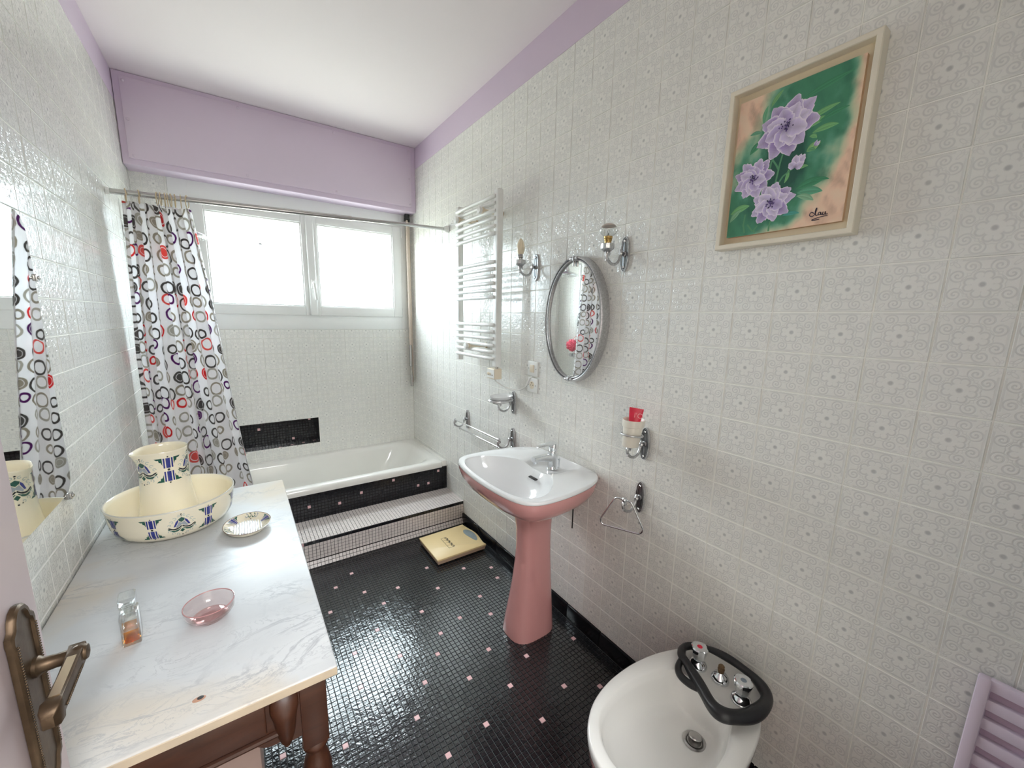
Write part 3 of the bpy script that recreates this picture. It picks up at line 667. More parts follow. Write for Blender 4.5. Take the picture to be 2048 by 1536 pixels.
for ri_, x in enumerate((-1.612, -1.566, -1.500, -1.487, -1.472, -1.462, -1.450, -1.434, -1.412, -1.388)):
    p = rodp(x); bm = B(); c = p + V((0, 0, -.012)); tl = random.uniform(-.25, .25)
    tube(bm, [c + V((math.sin(tl) * .022 * math.cos(a), .022 * math.cos(a) * math.cos(tl), .030 * math.sin(a))) for a in [2 * PI * k / 20 for k in range(20)]], .0022, 6, closed=True)
    r_ = solo('curtain_ring', 'tan plastic curtain ring, ' + ('first', 'second', 'third', 'fourth', 'fifth', 'sixth', 'seventh', 'eighth', 'ninth', 'tenth')[ri_] + ' from the left wall on the rod', 'curtain ring', bm, M_RING, c, 60, 'tan rings holding the shower curtain')

# ------------------------------------------------------------------ towel radiator
t_ = thing('towel_radiator', 'white electric ladder towel radiator on the right wall', 'radiator', (0, 2.02, 1.19))
for y0, y1 in ((1.792, 1.832), (2.222, 2.262)):
    bm = B(); box(bm, (-.112, y0, 1.192), (-.078, y1, 2.086), .006, 3); obj('post', bm, M_WHITE_PL, t_, 40)
for z in (2.053, 2.021, 1.984, 1.948, 1.911, 1.875, 1.736, 1.701, 1.665, 1.629, 1.594, 1.558, 1.414, 1.378, 1.342, 1.306, 1.271, 1.235):
    bm = B(); tube(bm, [(-.112, 1.815, z), (-.1145, 1.82, z), (-.1165, 1.9, z), (-.118, 2.03, z), (-.1165, 2.16, z), (-.1145, 2.238, z), (-.110, 2.245, z)], [.008] + [.0105] * 5 + [.006], 10); obj('bar', bm, M_WHITE_PL, t_, 60)
for y, z in ((2.195, 2.003), (1.925, 2.003), (2.075, 1.289)):
    bm = B(); lathe(bm, [(.013, 0), (.010, .02), (.010, .105), (.016, .108), (.018, .118), (.014, .126), (.004, .128)], (-.008, y, z), (-1, 0, 0), 14); br = obj('wall_bracket', bm, M_CREAM_PL, t_, 40)
    bm = B(); lathe(bm, [(.012, 0), (.017, .004), (.020, .010), (.016, .020), (.004, .022)], (-.128, y, z), (-1, 0, 0), 14); obj('cap', bm, M_WHITE_PL, br, 40)
    bm = B(); lathe(bm, [(.016, 0), (.016, .006), (.012, .008)], (-.0015, y, z), (-1, 0, 0), 14); obj('wall_plug', bm, M_BRASS, br, 40)
bm = B(); box(bm, (-.118, 1.794, 1.125), (-.072, 1.873, 1.182), .004, 2); cb = obj('control_box', bm, M_CREAM_PL, t_, 40)
bm = B(); box(bm, (-.1185, 1.799, 1.131), (-.1195, 1.869, 1.176)); obj('label_plate', bm, M_WHITE_PL, cb, None)
for y in (1.856, 1.838):
    bm = B(); lathe(bm, [(.0078, 0), (.0075, .004), (.006, .006), (.001, .006)], (-.119, y, 1.152), (-1, 0, 0), 14); box(bm, (-.126, y - .001, 1.147), (-.124, y + .001, 1.157)); obj('dial', bm, M_CREAM_PL, cb, 40)
bm = B(); lathe(bm, [(.003, 0), (.002, .002)], (-.119, 1.816, 1.147), (-1, 0, 0), 8); obj('indicator', bm, M_SPOT, cb, 40)
bm = B(); tube(bm, [(-.095, 1.812, 1.20), (-.095, 1.812, 1.176)], .008, 10); obj('collar', bm, M_STEEL, t_, 50)
bm = B(); tube(bm, crom([(-.095, 1.835, 1.128), (-.085, 1.82, 1.105), (-.05, 1.77, 1.078), (-.018, 1.71, 1.075), (-.012, 1.66, 1.10), (-.013, 1.640, 1.128), (-.012, 1.622, 1.150), (-.006, 1.606, 1.1585)], 6), .0041, 7); obj('cable', bm, M_WHITE_PL, t_, 60)

# switch and socket
def plate_thing(name, label, cat, y, z):
    t_ = thing(name, label, cat, (0, y, z)); bm = B(); box(bm, (-.0012, y - .040, z - .0375), (-.0105, y + .040, z + .0375), .003, 2); pl = obj('plate', bm, M_WHITE_PL, t_, 40)
    for s in (-1, 1):
        bm = B(); lathe(bm, [(.0022, 0), (.0018, .001)], (-.0105, y + s * .030, z), (-1, 0, 0), 8); obj('screw', bm, M_SPOT, pl, 40)
    return t_
t_ = plate_thing('light_switch', 'square white wall switch above the socket beside the oval mirror', 'switch', 1.606, 1.201)
bm = B(); box(bm, (-.010, 1.591, 1.182), (-.016, 1.621, 1.220), .002); obj('rocker', bm, M_CREAM_PL, t_, 40)
t_ = plate_thing('wall_socket', 'square white wall socket below the switch beside the oval mirror', 'socket', 1.605, 1.116)
bm = B(); lathe(bm, [(.0195, .0005), (.0195, .0015), (.017, .0015), (.016, .0006), (.001, .0006)], (-.0105, 1.605, 1.116), (-1, 0, 0), 24); so = obj('well', bm, M_CREAM_PL, t_, 40)
for dy in (-.009, .009):
    bm = B(); lathe(bm, [(.0024, 0), (.002, .0012)], (-.0109, 1.605 + dy, 1.116), (-1, 0, 0), 8); obj('hole', bm, M_SPOT, so, 40)
bm = B(); lathe(bm, [(.0024, 0), (.002, .005)], (-.0109, 1.605, 1.128), (-1, 0, 0), 8); obj('earth_pin', bm, M_SPOT, so, 40)

# ------------------------------------------------------------------ pewter fittings
def stadium(y, z, hw, hh, n=12):
    out = []
    for k in range(2 * n):
        a = 2 * PI * k / (2 * n); c, s = math.cos(a), math.sin(a)
        out.append((y + hw * math.copysign(abs(c) ** .9, c), z + hh * math.copysign(abs(s) ** .95, s)))
    return out
def oval_plate(root, y, z, hw=.0205, hh=.0635):
    bm = B(); rs = []
    for k, x in ((1.0, -.0012), (1.0, -.006), (.93, -.0095), (.85, -.0095), (.80, -.0065), (.72, -.0065), (.68, -.009), (.60, -.009), (.56, -.007), (.02, -.0085)):
        kk = lambda h: h - hw * (1 - k)
        rs.append([(x, a, b) for a, b in stadium(y, z, hw * k, kk(hh), 14)])
    rings(bm, rs); fixn(bm); pl = obj('back_plate', bm, M_PEWTER, root, 50)
    bm = B(); N = 44
    for k in range(N):
        a = 2 * PI * k / N; c, s = math.cos(a), math.sin(a)
        p = V((-.0085, y + hw * .90 * math.copysign(abs(c) ** .9, c), z + (hh - hw * .10) * math.copysign(abs(s) ** .95, s)))
        r_ = bmesh.ops.create_icosphere(bm, subdivisions=1, radius=.0017, matrix=Matrix.Translation(p))
    obj('beading', bm, M_PEWTER, pl, 60, kind='stuff')
    for dz in (-.047, .047):
        bm = B(); lathe(bm, [(.0045, 0), (.0045, .003), (.002, .0055), (.0005, .0055)], (-.0085, y, z + dz), (-1, 0, 0), 10); obj('screw', bm, M_CHROME, pl, 40)
    bm = B(); lathe(bm, [(.010, 0), (.010, .003), (.0065, .005), (.0065, .016), (.0085, .018), (.0085, .023), (.005, .026)], (-.0085, y, z), (-1, 0, 0), 14); lathe(bm, [(.005, 0), (.0065, .004), (.003, .009)], (-.027, y, z + .007), (0, 0, 1), 8); obj('boss', bm, M_PEWTER, root, 40)
def scroll_arm(root, y, z, x1=-.098, zt=None, rad=.0052):
    """C-scroll from the boss (-.03, z) down and out to a curl under (x1, zt)."""
    zt = z + .001 if zt is None else zt
    pts = [(-.029, z - .002), (-.033, z - .016), (-.044, z - .034), (-.062, z - .0425), (-.082, z - .038), (-.099, z - .024), (-.1045, z - .008), (-.099, z + .002), (-.0905, z - .001), (-.089, z - .009), (-.094, z - .012)]
    P3 = crom([V((x, y, zz)) for x, zz in pts], 5); n = len(P3)
    bm = B(); tube(bm, P3, [rad * (1.0 if i < n * .7 else 1.0 - .45 * (i - n * .7) / (n * .3)) for i in range(n)], 10); lathe(bm, [(.0058, -.001), (.004, .004), (.003, .009), (.0005, .012)], (-.100, y, z - .024), (-.6, 0, -.8), 10)
    obj('scroll_arm', bm, M_PEWTER, root, 60)
# sconces
def sconce(label, y, z, bulb):
    t_ = thing('wall_sconce', label, 'wall lamp', (0, y, z)); oval_plate(t_, y, z); scroll_arm(t_, y, z)
    cx = -.100
    bm = B(); lathe(bm, [(.004, -.012), (.008, -.006), (.009, -.002), (.017, .002), (.020, .006), (.0235, .009), (.0245, .012), (.0245, .026), (.022, .027), (.021, .024), (.004, .020)], (cx, y, z), (0, 0, 1), 12); obj('cup', bm, M_PEWTER, t_, 25)
    if bulb == 'round':
        bm = B(); lathe(bm, [(.0125, .018), (.0125, .037), (.014, .038), (.014, .042), (.013, .043), (.0155, .045), (.0155, .052), (.012, .053)], (cx, y, z), (0, 0, 1), 18); obj('lamp_socket', bm, M_BRASS, t_, 40)
        zb = z + .051
        prof = [(.011, 0), (.020, .004), (.028, .011), (.0325, .019), (.032, .027), (.0275, .035)]
        bm = B(); lathe(bm, prof, (cx, y, zb), (0, 0, 1), 24, cap=False); bl = obj('bulb', bm, M_CLEAR, t_, 60)
        bm = B(); lathe(bm, [(.0275, .035), (.0245, .038), (.019, .0415), (.013, .044), (.007, .0453), (.0005, .0457)], (cx, y, zb), (0, 0, 1), 24, cap=False); obj('bulb_cap', bm, M_FROST_P, bl, 60)
        bm = B(); tube(bm, [(cx, y, zb - .002), (cx, y, zb + .012)], .003, 6); tube(bm, [(cx, y - .002, zb + .011), (cx - .003, y - .007, zb + .022), (cx, y, zb + .024), (cx + .003, y + .007, zb + .022), (cx, y + .002, zb + .011)], .0006, 5); obj('filament', bm, M_STEEL, bl, 60)
    else:
        bm = B(); lathe(bm, [(.011, .018), (.011, .034), (.013, .036), (.013, .050), (.0115, .052)], (cx, y, z), (0, 0, 1), 18); obj('lamp_socket', bm, M_STEEL, t_, 40)
        bm = B(); lathe(bm, [(.011, .050), (.0135, .056), (.018, .068), (.0195, .080), (.018, .094), (.014, .107), (.008, .118), (.003, .123), (.0005, .124)], (cx, y, z), (0, 0, 1), 24, cap=False); obj('bulb', bm, M_FROST, t_, 60)
    return t_
sconce('pewter scroll sconce with frosted candle bulb between radiator and oval mirror', 1.606, 1.697, 'candle')
sconce('pewter scroll sconce with clear round bulb and brass socket right of the oval mirror', 1.062, 1.697, 'round')
# soap dish holder
y, z = 1.774, .993
t_ = thing('soap_dish_holder', 'pewter scroll holder with oval ring above the double towel bar', 'soap holder', (0, y, z)); oval_plate(t_, y, z); scroll_arm(t_, y, z)
bm = B(); tube(bm, [(-.088 + .068 * math.cos(a), y + .050 * math.sin(a), z + .024) for a in [2 * PI * k / 32 for k in range(32)]], .0045, 8, closed=True, flat=1.6); obj('support_ring', bm, M_PEWTER, t_, 60)
bm = B(); tube(bm, crom([(-.020, y, z + .022), (-.024, y, z + .012), (-.030, y, z + .004)], 4), .0035, 8); obj('ring_bracket', bm, M_PEWTER, t_, 60); bm = B(); tube(bm, crom([(-.098, y, z - .004), (-.118, y, z + .004), (-.136, y, z + .010), (-.146, y, z + .022)], 4), .0032, 8); obj('ring_bracket', bm, M_PEWTER, t_, 60)
bm = B(); lathe(bm, [(.001, .004), (.030, .004), (.045, .010), (.056, .024), (.062, .037), (.066, .042), (.069, .0435), (.069, .046), (.064, .0455), (.058, .040), (.050, .026), (.040, .014), (.001, .010)], (-.088, y, z), (0, 0, 1), 36, sx=1.0, sy=.78)
solo('soap_dish', 'oval white porcelain soap dish resting in the pewter ring holder', 'soap dish', bm, M_BASIN, (-.088, y, z + .004), 50)
# double towel bar
t_ = thing('towel_bar', 'double chrome towel bar on two pewter scroll brackets left of the basin', 'towel bar', (0, 2.04, .72))
for y in (2.31, 1.775):
    z = .780 if y > 2 else .784
    oval_plate(t_, y, z); scroll_arm(t_, y, z)
    bm = B(); lathe(bm, [(.003, -.012), (.0065, -.006), (.005, 0), (.0085, .006), (.009, .012), (.006, .017), (.001, .019)], (-.097, y, z - .001), (0, 0, 1), 12); obj('finial', bm, M_PEWTER, t_, 40); bm = B(); lathe(bm, [(.004, 0), (.0065, -.006), (.007, -.014), (.003, -.019)], (-.062, y, z - .045), (0, 0, 1), 12); obj('finial', bm, M_PEWTER, t_, 40)
bm = B(); tube(bm, [(-.097, 2.318, .788), (-.097, 1.767, .792)], .0052, 10); obj('bar', bm, M_CHROME, t_, 60)
bm = B(); tube(bm, [(-.062, 2.318, .724), (-.062, 1.767, .728)], .0052, 10); obj('bar', bm, M_CHROME, t_, 60)
# tumbler holder, tumbler, red tube
y, z = .905, .996
t_ = thing('tumbler_holder', 'pewter scroll holder with ring for the white tumbler right of the basin', 'tumbler holder', (0, y, z)); oval_plate(t_, y, z); scroll_arm(t_, y, z)
tc = V((-.090, y, z + .006)); tx = V((.10, 0, .995)).normalized()   # leaning axis
bm = B(); u = tx.orthogonal().normalized(); v = tx.cross(u); c = tc + tx * .042
tube(bm, [c + u * (.0385 * math.cos(a)) + v * (.0385 * math.sin(a)) for a in [2 * PI * k / 28 for k in range(28)]], .0032, 8, closed=True, flat=1.0); obj('support_ring', bm, M_PEWTER, t_, 60)
bm = B(); tube(bm, crom([(-.050, y, z + .044), (-.044, y, z + .020), (-.048, y, z - .001), (-.062, y, z - .004), (-.085, y, z + .000)], 5), .0032, 8); obj('ring_bracket', bm, M_PEWTER, t_, 60)
bm = B(); lathe(bm, [(.001, 0), (.028, 0), (.030, .003), (.0335, .060), (.0345, .072), (.0385, .074), (.040, .098), (.0385, .099), (.0365, .096), (.033, .060), (.027, .006), (.001, .005)], tc, tx, 32); 
solo('tumbler', 'white plastic tumbler with thick collar leaning in the pewter ring holder', 'tumbler', bm, mat('ivory_plastic', (0.78, 0.73, 0.64), .35, var=.02), tc, 40)
rt = thing('red_tube', 'flat end of a red tube standing in the white tumbler', 'tube', tc + V((0, 0, .006)))
bm = B(); base = tc + tx * .012; up = (tx + V((.03, -.02, 0))).normalized(); sd = V((0.55, -0.83, -0.05)); sd = (sd - up * sd.dot(up)).normalized(); th_ = up.cross(sd)
rs = []
for h, wd, tk in ((0, .015, .014), (.03, .016, .015), (.08, .020, .008), (.118, .0245, .003), (.128, .025, .0012)):
    rs.append([base + up * h + sd * (wd * math.cos(a)) + th_ * (tk * math.sin(a)) for a in [2 * PI * k / 20 for k in range(20)]])
rings(bm, rs); fixn(bm); obj('tube_body', bm, M_RED, rt, 60)
def text_bm(body, size, origin, ex, ey, ext=.0004, font_shear=0.0):
    cu_ = bpy.data.curves.new('txt', 'FONT'); cu_.body = body; cu_.size = size; cu_.extrude = ext; cu_.shear = font_shear; cu_.resolution_u = 3
    ob = bpy.data.objects.new('txt', cu_); sc.collection.objects.link(ob); dg = bpy.context.evaluated_depsgraph_get(); me = bpy.data.meshes.new_from_object(ob.evaluated_get(dg))
    bm = B(); bm.from_mesh(me); bpy.data.objects.remove(ob); bpy.data.curves.remove(cu_); bpy.data.meshes.remove(me)
    ex, ey = V(ex).normalized(), V(ey).normalized(); ez = ex.cross(ey); o = V(origin)
    for v in bm.verts: v.co = o + ex * v.co.x + ey * v.co.y + ez * v.co.z
    return bm
nn = th_ if th_.dot(CW - base) > 0 else -th_
ex_ = up.cross(nn)
bm = text_bm("l'O", .026, base + up * .094 - ex_ * .005 + nn * .0072, ex_, (up - nn * .10), .0006); obj('lettering', bm, mat('pink_print', (0.86, 0.30, 0.33), .4, var=0), rt, None)
# towel ring
y, z = .907, .781
t_ = thing('towel_ring', 'chrome triangular towel ring hanging from a pewter scroll bracket', 'towel ring', (0, y, z)); oval_plate(t_, y, z); scroll_arm(t_, y, z)
bm = B(); lathe(bm, [(.004, -.012), (.007, -.006), (.006, 0), (.0105, .006), (.011, .012), (.007, .018), (.001, .020)], (-.096, y, z + .002), (0, 0, 1), 14); obj('finial', bm, M_CHROME, t_, 40)
c = V((-.092, .915, .792)); 
cor = [V((-.100, .945, .790)), V((-.085, .885, .790)), V((-.060, .840, .690)), V((-.062, .855, .668)), V((-.125, .985, .668)), V((-.128, .990, .690))]
pts = []
for i in range(6):
    a, b, c_ = cor[i - 1], cor[i], cor[(i + 1) % 6]
    d0 = (a - b).normalized() * min(.012, (a - b).length * .45); d1 = (c_ - b).normalized() * min(.012, (c_ - b).length * .45)
    for k in range(5):
        s = k / 4; pts.append((b + d0) * (1 - s) ** 2 + b * 2 * s * (1 - s) + (b + d1) * s * s)
bm = B(); tube(bm, pts, .0036, 8, closed=True); obj('ring', bm, M_CHROME, t_, 60)

# ------------------------------------------------------------------ oval mirror
MC, MA, MB = V((-.030, 1.302, 1.447)), .182, .267
t_ = thing('oval_mirror', 'oval wall mirror in a pewter frame with clips above the basin', 'mirror', (0, 1.302, 1.18))
tilt = .02
def oval(k_a, k_b, x, n=64):
    return [(x - tilt * 0, MC.y + k_a * math.cos(2 * PI * k / n), MC.z + k_b * math.sin(2 * PI * k / n)) for k in range(n)]
bm = B(); rings(bm, [oval(MA, MB, -.0012), oval(MA, MB, -.030), oval(MA - .003, MB - .003, -.040), oval(MA - .007, MB - .007, -.043), oval(MA - .010, MB - .010, -.041), oval(MA - .0115, MB - .0115, -.037), oval(MA - .014, MB - .014, -.040), oval(MA - .017, MB - .017, -.041), oval(MA - .0195, MB - .0195, -.037), oval(MA - .020, MB - .020, -.028)], True, False); fixn(bm); obj('frame', bm, M_PEWTER, t_, 30)
bm = B(); rings(bm, [oval(MA - .0185, MB - .0185, -.029), oval(.001, .001, -.0292)], True, True); fixn(bm); obj('mirror_glass', bm, M_MIRROR, t_, None)
for s in (1, -1):
    z = MC.z + s * (MB - .010); bm = B(); lathe(bm, [(.007, -.022), (.0075, -.012), (.005, -.009), (.0085, -.004), (.009, 0), (.0085, .004), (.005, .009), (.0075, .012), (.007, .022)], (-.041, MC.y, z), (0, 1, 0), 12); box(bm, (-.048, MC.y - .005, z - .010), (-.030, MC.y + .005, z + .010), .003); box(bm, (-.044, MC.y - .004, z - s * .024 - .008), (-.031, MC.y + .004, z - s * .010), .003); obj('clip', bm, M_PEWTER, t_, 40)

# ------------------------------------------------------------------ left mirror
t_ = thing('wall_mirror', 'frameless rectangular mirror with rounded corners on the left wall over the washstand', 'mirror', (XL, 1.26, .945))
out = rrect(.93, 1.604, .942, 1.690, .055, 8)
bm = B(); rings(bm, [[(XL + .004, a, b) for a, b in out], [(XL + .010, a, b) for a, b in out]]); fixn(bm); obj('mirror_glass', bm, M_MIRROR, t_, 30)
bm = B(); rings(bm, [[(XL + .0015, a, b) for a, b in out], [(XL + .0038, a, b) for a, b in out]]); fixn(bm); obj('backing', bm, M_STEEL, t_, 30)
for a, b, dy, dz in ((1.604, 1.532, .008, 0), (1.574, .942, 0, -.010), (1.0, .942, 0, -.010), (.93, 1.535, -.008, 0)):
    bm = B(); box(bm, (XL + .001, a - .009 + dy, b - .009 + dz), (XL + .015, a + .009 + dy, b + .009 + dz), .002); lathe(bm, [(.005, 0), (.005, .003), (.001, .005)], (XL + .015, a + dy, b + dz), (1, 0, 0), 10); obj('clip', bm, M_STEEL, t_, 40)

# ------------------------------------------------------------------ painting
t_ = thing('framed_painting', 'framed oil painting of mauve anemones on green in a cream wooden frame', 'painting', (0, .53, 1.66))
FY0, FY1, FZ0, FZ1 = .365, .694, 1.662, 2.086
def frame4(bm, y0, y1, z0, z1, wd, prof):   # prof: list of (inset, x)
    rings(bm, [[(x, y0 + i, z0 + i), (x, y1 - i, z0 + i), (x, y1 - i, z1 - i), (x, y0 + i, z1 - i)] for i, x in [(p[0], p[1]) for p in prof]][:len(prof)], False, False)
bm = B(); frame4(bm, FY0, FY1, FZ0, FZ1, 0, [(0, -.0015), (0, -.036), (.002, -.038), (.012, -.038), (.0135, -.036), (.0135, -.012), (.0135, -.0015)]); fixn(bm); obj('frame', bm, M_FRAME, t_, 30)
bm = B(); box(bm, (-.0015, FY0 + .012, FZ0 + .012), (-.012, FY1 - .012, FZ1 - .012)); obj('backing_board', bm, M_FRAME_D, t_, None)
CYL, CYR, CZ0, CZ1 = .668, .393, 1.695, 2.051
bm = B(); box(bm, (-.012, CYR, CZ0), (-.0245, CYL, CZ1), .001, 1); cv = obj('canvas', bm, M_CANVAS_SIDE, t_, 30)
def cp(s, tt, lift): return V((-.0248 - lift, CYL - s * (CYL - CYR), CZ0 + tt * (CZ1 - CZ0)))
from mathutils import noise as mnoise
bm = B(); lay = bm.loops.layers.float_color.new('Col'); NX_, NY_ = 70, 90; gv = [[bm.verts.new(cp(i / NX_, j / NY_, 0)) for i in range(NX_ + 1)] for j in range(NY_ + 1)]
PEACH, PEACH2, GRN, DGRN, TEAL, LGRN = V((.80, .60, .44)), V((.82, .52, .38)), V((.055, .24, .135)), V((.012, .075, .055)), V((.10, .33, .23)), V((.42, .56, .36))
def bgcol(s, tt):
    n = mnoise.fractal(V((s * 4 + tt * 2.4, tt * 4 - s * 2.2, 0)), 1.0, 2.0, 4); n2 = mnoise.fractal(V((s * 9 + 7 + tt * 6, tt * 4 - s * 5, 3)), .9, 2.0, 4)
    g = 1.18 - abs((s - .52) * 1.0 - (tt - .56) * .62) * 1.55 + .32 * n
    g -= max(0, (s - .60)) * 2.8 * max(0, .42 - tt) * 2.6 + max(0, .30 - s) * 3.2 * max(0, tt - .70) * 2.2 + max(0, s - .78) * 3.2 * max(0, tt - .90) * 6 + max(0, .08 - tt) * 5 + max(0, s - .90) * 6.5 + max(0, .34 - s) * max(0, tt - .52) * 3.5
    g = min(max(g, 0), 1)
    c = PEACH.lerp(PEACH2, min(max(.5 + n2, 0), 1)); c = c.lerp(LGRN, min(1, g * 2.2)); c = c.lerp(TEAL, min(max((g - .30) * 3, 0), 1)); c = c.lerp(GRN, min(max((g - .46) * 3.5 + n2 * .8, 0), 1))
    dk = max(0, 1 - math.hypot((s - .47) / .25, (tt - .47) / .33)) * 2.2 + max(0, 1 - math.hypot((s - .25) / .2, (tt - .22) / .2)) * .8 + n2 * .5
    return c.lerp(DGRN, min(max(dk, 0), .92))
for j in range(NY_):
    for i in range(NX_):
        f = bm.faces.new((gv[j][i], gv[j][i + 1], gv[j + 1][i + 1], gv[j + 1][i]))
        for l, (a, b) in zip(f.loops, ((i, j), (i + 1, j), (i + 1, j + 1), (i, j + 1))): l[lay] = (*bgcol(a / NX_, b / NY_), 1)
AR = (CYL - CYR) / (CZ1 - CZ0)
LV = [0.0002]
def stroke(pts, wds, col0, col1=None):       # brush stroke along (s,t) points with widths; colour runs from spine to edge
    LV[0] += .000004; P2 = [V((p[0], p[1])) for p in pts]; col1 = col1 or col0; n = len(P2); A, Bq, Cq = [], [], []
    for i in range(n):
        d = (P2[min(i + 1, n - 1)] - P2[max(i - 1, 0)]); d = V((d.x * AR, d.y)); d.normalize(); nn_ = V((-d.y / AR, d.x))
        A.append(bm.verts.new(cp(*(P2[i] + nn_ * wds[i]), LV[0]))); Bq.append(bm.verts.new(cp(*P2[i], LV[0]))); Cq.append(bm.verts.new(cp(*(P2[i] - nn_ * wds[i]), LV[0])))
    for i in range(n - 1):
        for a, b, c, d, ca, cb in ((A[i], Bq[i], Bq[i + 1], A[i + 1], col1, col0), (Bq[i], Cq[i], Cq[i + 1], Bq[i + 1], col0, col1)):
            f = bm.faces.new((a, b, c, d))
            for l in f.loops: l[lay] = (*(ca if l.vert in (a, d) and a not in Bq or l.vert in (b, c) and b not in Bq else cb), 1)
def leafst(a, b, wd, col, bend=.02):
    a, b = V(a), V(b); m_ = (a + b) / 2 + V((-(b - a).y, (b - a).x)).normalized() * bend; L = []
    for k in range(9):
        s = k / 8; L.append(a * (1 - s) ** 2 + m_ * 2 * s * (1 - s) + b * s * s)
    stroke(L, [wd * math.sin(PI * min(max(k / 8, .02), .98)) ** .8 for k in range(9)], tuple(V(col) * 1.25), tuple(V(col) * .8))
LG, MG, YG = (.16, .40, .16), (.05, .24, .12), (.30, .46, .16)
for a, b, wd, cl_ in [((.60, .70), (.86, .76), .018, LG), ((.62, .66), (.78, .70), .022, LG), ((.68, .62), (.87, .63), .02, LG), ((.66, .60), (.72, .58), .014, LG), ((.72, .68), (.93, .72), .016, MG), ((.55, .86), (.93, .93), .02, MG), ((.30, .89), (.39, .98), .016, (.16, .36, .15)), ((.25, .79), (.27, .91), .016, (.13, .36, .2)), ((.13, .74), (.24, .73), .014, (.12, .32, .2)), ((.15, .60), (.26, .67), .024, MG), ((.61, .27), (.83, .30), .03, MG), ((.62, .24), (.82, .22), .028, (.10, .33, .2)), ((.62, .22), (.76, .17), .02, (.22, .42, .26)), ((.02, .18), (.20, .22), .026, LG), ((.02, .12), (.12, .20), .02, (.2, .42, .24)), ((.52, .10), (.66, .10), .014, (.06, .3, .25)), ((.72, .30), (.86, .29), .012, MG), ((.52, .42), (.50, .33), .012, LG), ((.60, .40), (.68, .41), .012, LG)]: leafst(a, b, wd, cl_)
for L in ([(.40, .58), (.36, .50), (.34, .33)], [(.46, .56), (.44, .48), (.42, .34)], [(.34, .55), (.41, .47), (.43, .44)], [(.56, .42), (.48, .38), (.44, .33)], [(.17, .16), (.16, .08), (.18, .02)], [(.20, .08), (.24, .04), (.26, .02)], [(.42, .08), (.41, .04), (.41, .005)], [(.30, .06), (.27, .03), (.28, .005)]): stroke(L, [.005, .006, .006], (.09, .28, .14))
MV, MV2, WHT, DV = (.50, .40, .68), (.36, .26, .55), (.82, .76, .84), (.05, .025, .12)
def petal(c, ang, ln, wd, tone):
    c = V(c); d = V((math.cos(ang), math.sin(ang) * AR)); nn_ = V((-math.sin(ang), math.cos(ang) * AR)); LV[0] += .000004
    base = MV if tone == 0 else (MV2 if tone == 1 else (.62, .53, .76)); N = 14; pts = []
    rr_ = random.Random(int(ang * 1000 + ln * 9999))
    for k in range(N + 1):
        s = k / N; prof = math.sin(PI * s ** .75) ** .75; pts.append((s, prof * (1 + rr_.uniform(-.10, .10))))
    sp = [bm.verts.new(cp(*(c + d * (ln * s)), LV[0])) for s, p_ in pts]
    for sg in (1, -1):
        md = [bm.verts.new(cp(*(c + d * (ln * s) + nn_ * (sg * wd * p_ * .72)), LV[0])) for s, p_ in pts]; ed = [bm.verts.new(cp(*(c + d * (ln * (s + (.05 * rr_.uniform(-1, 1) if .5 < s < 1 else 0))) + nn_ * (sg * wd * p_)), LV[0])) for s, p_ in pts]
        for A_, B_, ca, cb in ((sp, md, V(base) * .72, V(base)), (md, ed, V(base), V(WHT))):
            for k in range(N):
                f = bm.faces.new((A_[k], A_[k + 1], B_[k + 1], B_[k]))
                for l in f.loops:
                    q = ca if l.vert in (A_[k], A_[k + 1]) else cb; sx = k / N; q = V(q).lerp(V(WHT), max(0, sx - .55) * 1.1).lerp(V(DV), max(0, .28 - sx) * 1.9); l[lay] = (*q, 1)
def flower(c, rx, n1, seed):
    r = random.Random(seed)
    for k in range(n1): petal(c, 2 * PI * k / n1 + r.uniform(-.15, .15), rx * r.uniform(.92, 1.12), rx * .36, r.choice((0, 1, 1)))
    for k in range(n1 - 1): petal(c, 2 * PI * (k + .5) / (n1 - 1) + r.uniform(-.2, .2), rx * r.uniform(.62, .82), rx * .30, r.choice((0, 2, 2)))
    for k in range(26):
        a = r.uniform(0, 2 * PI); q = r.uniform(0, rx * .22); p_ = V(c) + V((q * math.cos(a), q * math.sin(a) * AR)); stroke([p_, p_ + V((.012 * math.cos(a), .012 * math.sin(a)))], [.005, .004], r.choice((DV, (.09, .05, .2), (.03, .02, .07))))
flower((.455, .715), .262, 9, 11); flower((.208, .412), .185, 9, 5); flower((.402, .212), .195, 9, 23)
for a, ln, wd in ((1.2, .115, .04), (.9, .12, .04), (1.6, .11, .04), (2.4, .075, .035), (.3, .075, .035)): petal((.575, .42), a, ln, wd, 2)
leafst((.655, .505), (.755, .545), .026, (.20, .42, .16), .01); leafst((.66, .51), (.72, .50), .012, (.10, .3, .14)); petal((.72, .525), .9, .05, .012, 2); petal((.71, .53), 1.2, .05, .012, 0)
SG = (.03, .02, .04)
for L in ([(.785, .078), (.760, .088), (.748, .072), (.765, .060), (.785, .066), (.800, .100), (.797, .112), (.790, .090), (.800, .062), (.818, .066)], [(.832, .080), (.818, .078), (.818, .064), (.832, .066), (.834, .080), (.838, .062), (.850, .068)], [(.852, .080), (.850, .062), (.866, .062), (.868, .080), (.872, .060), (.888, .064)], [(.89, .052), (.82, .046), (.772, .036), (.79, .032), (.83, .034)]):
    L2 = crom([V((a, b, 0)) for a, b in L], 4); stroke([(p.x, p.y) for p in L2], [.0028] * len(L2), SG)
o = obj('picture', bm, M_PAINT, cv, None)

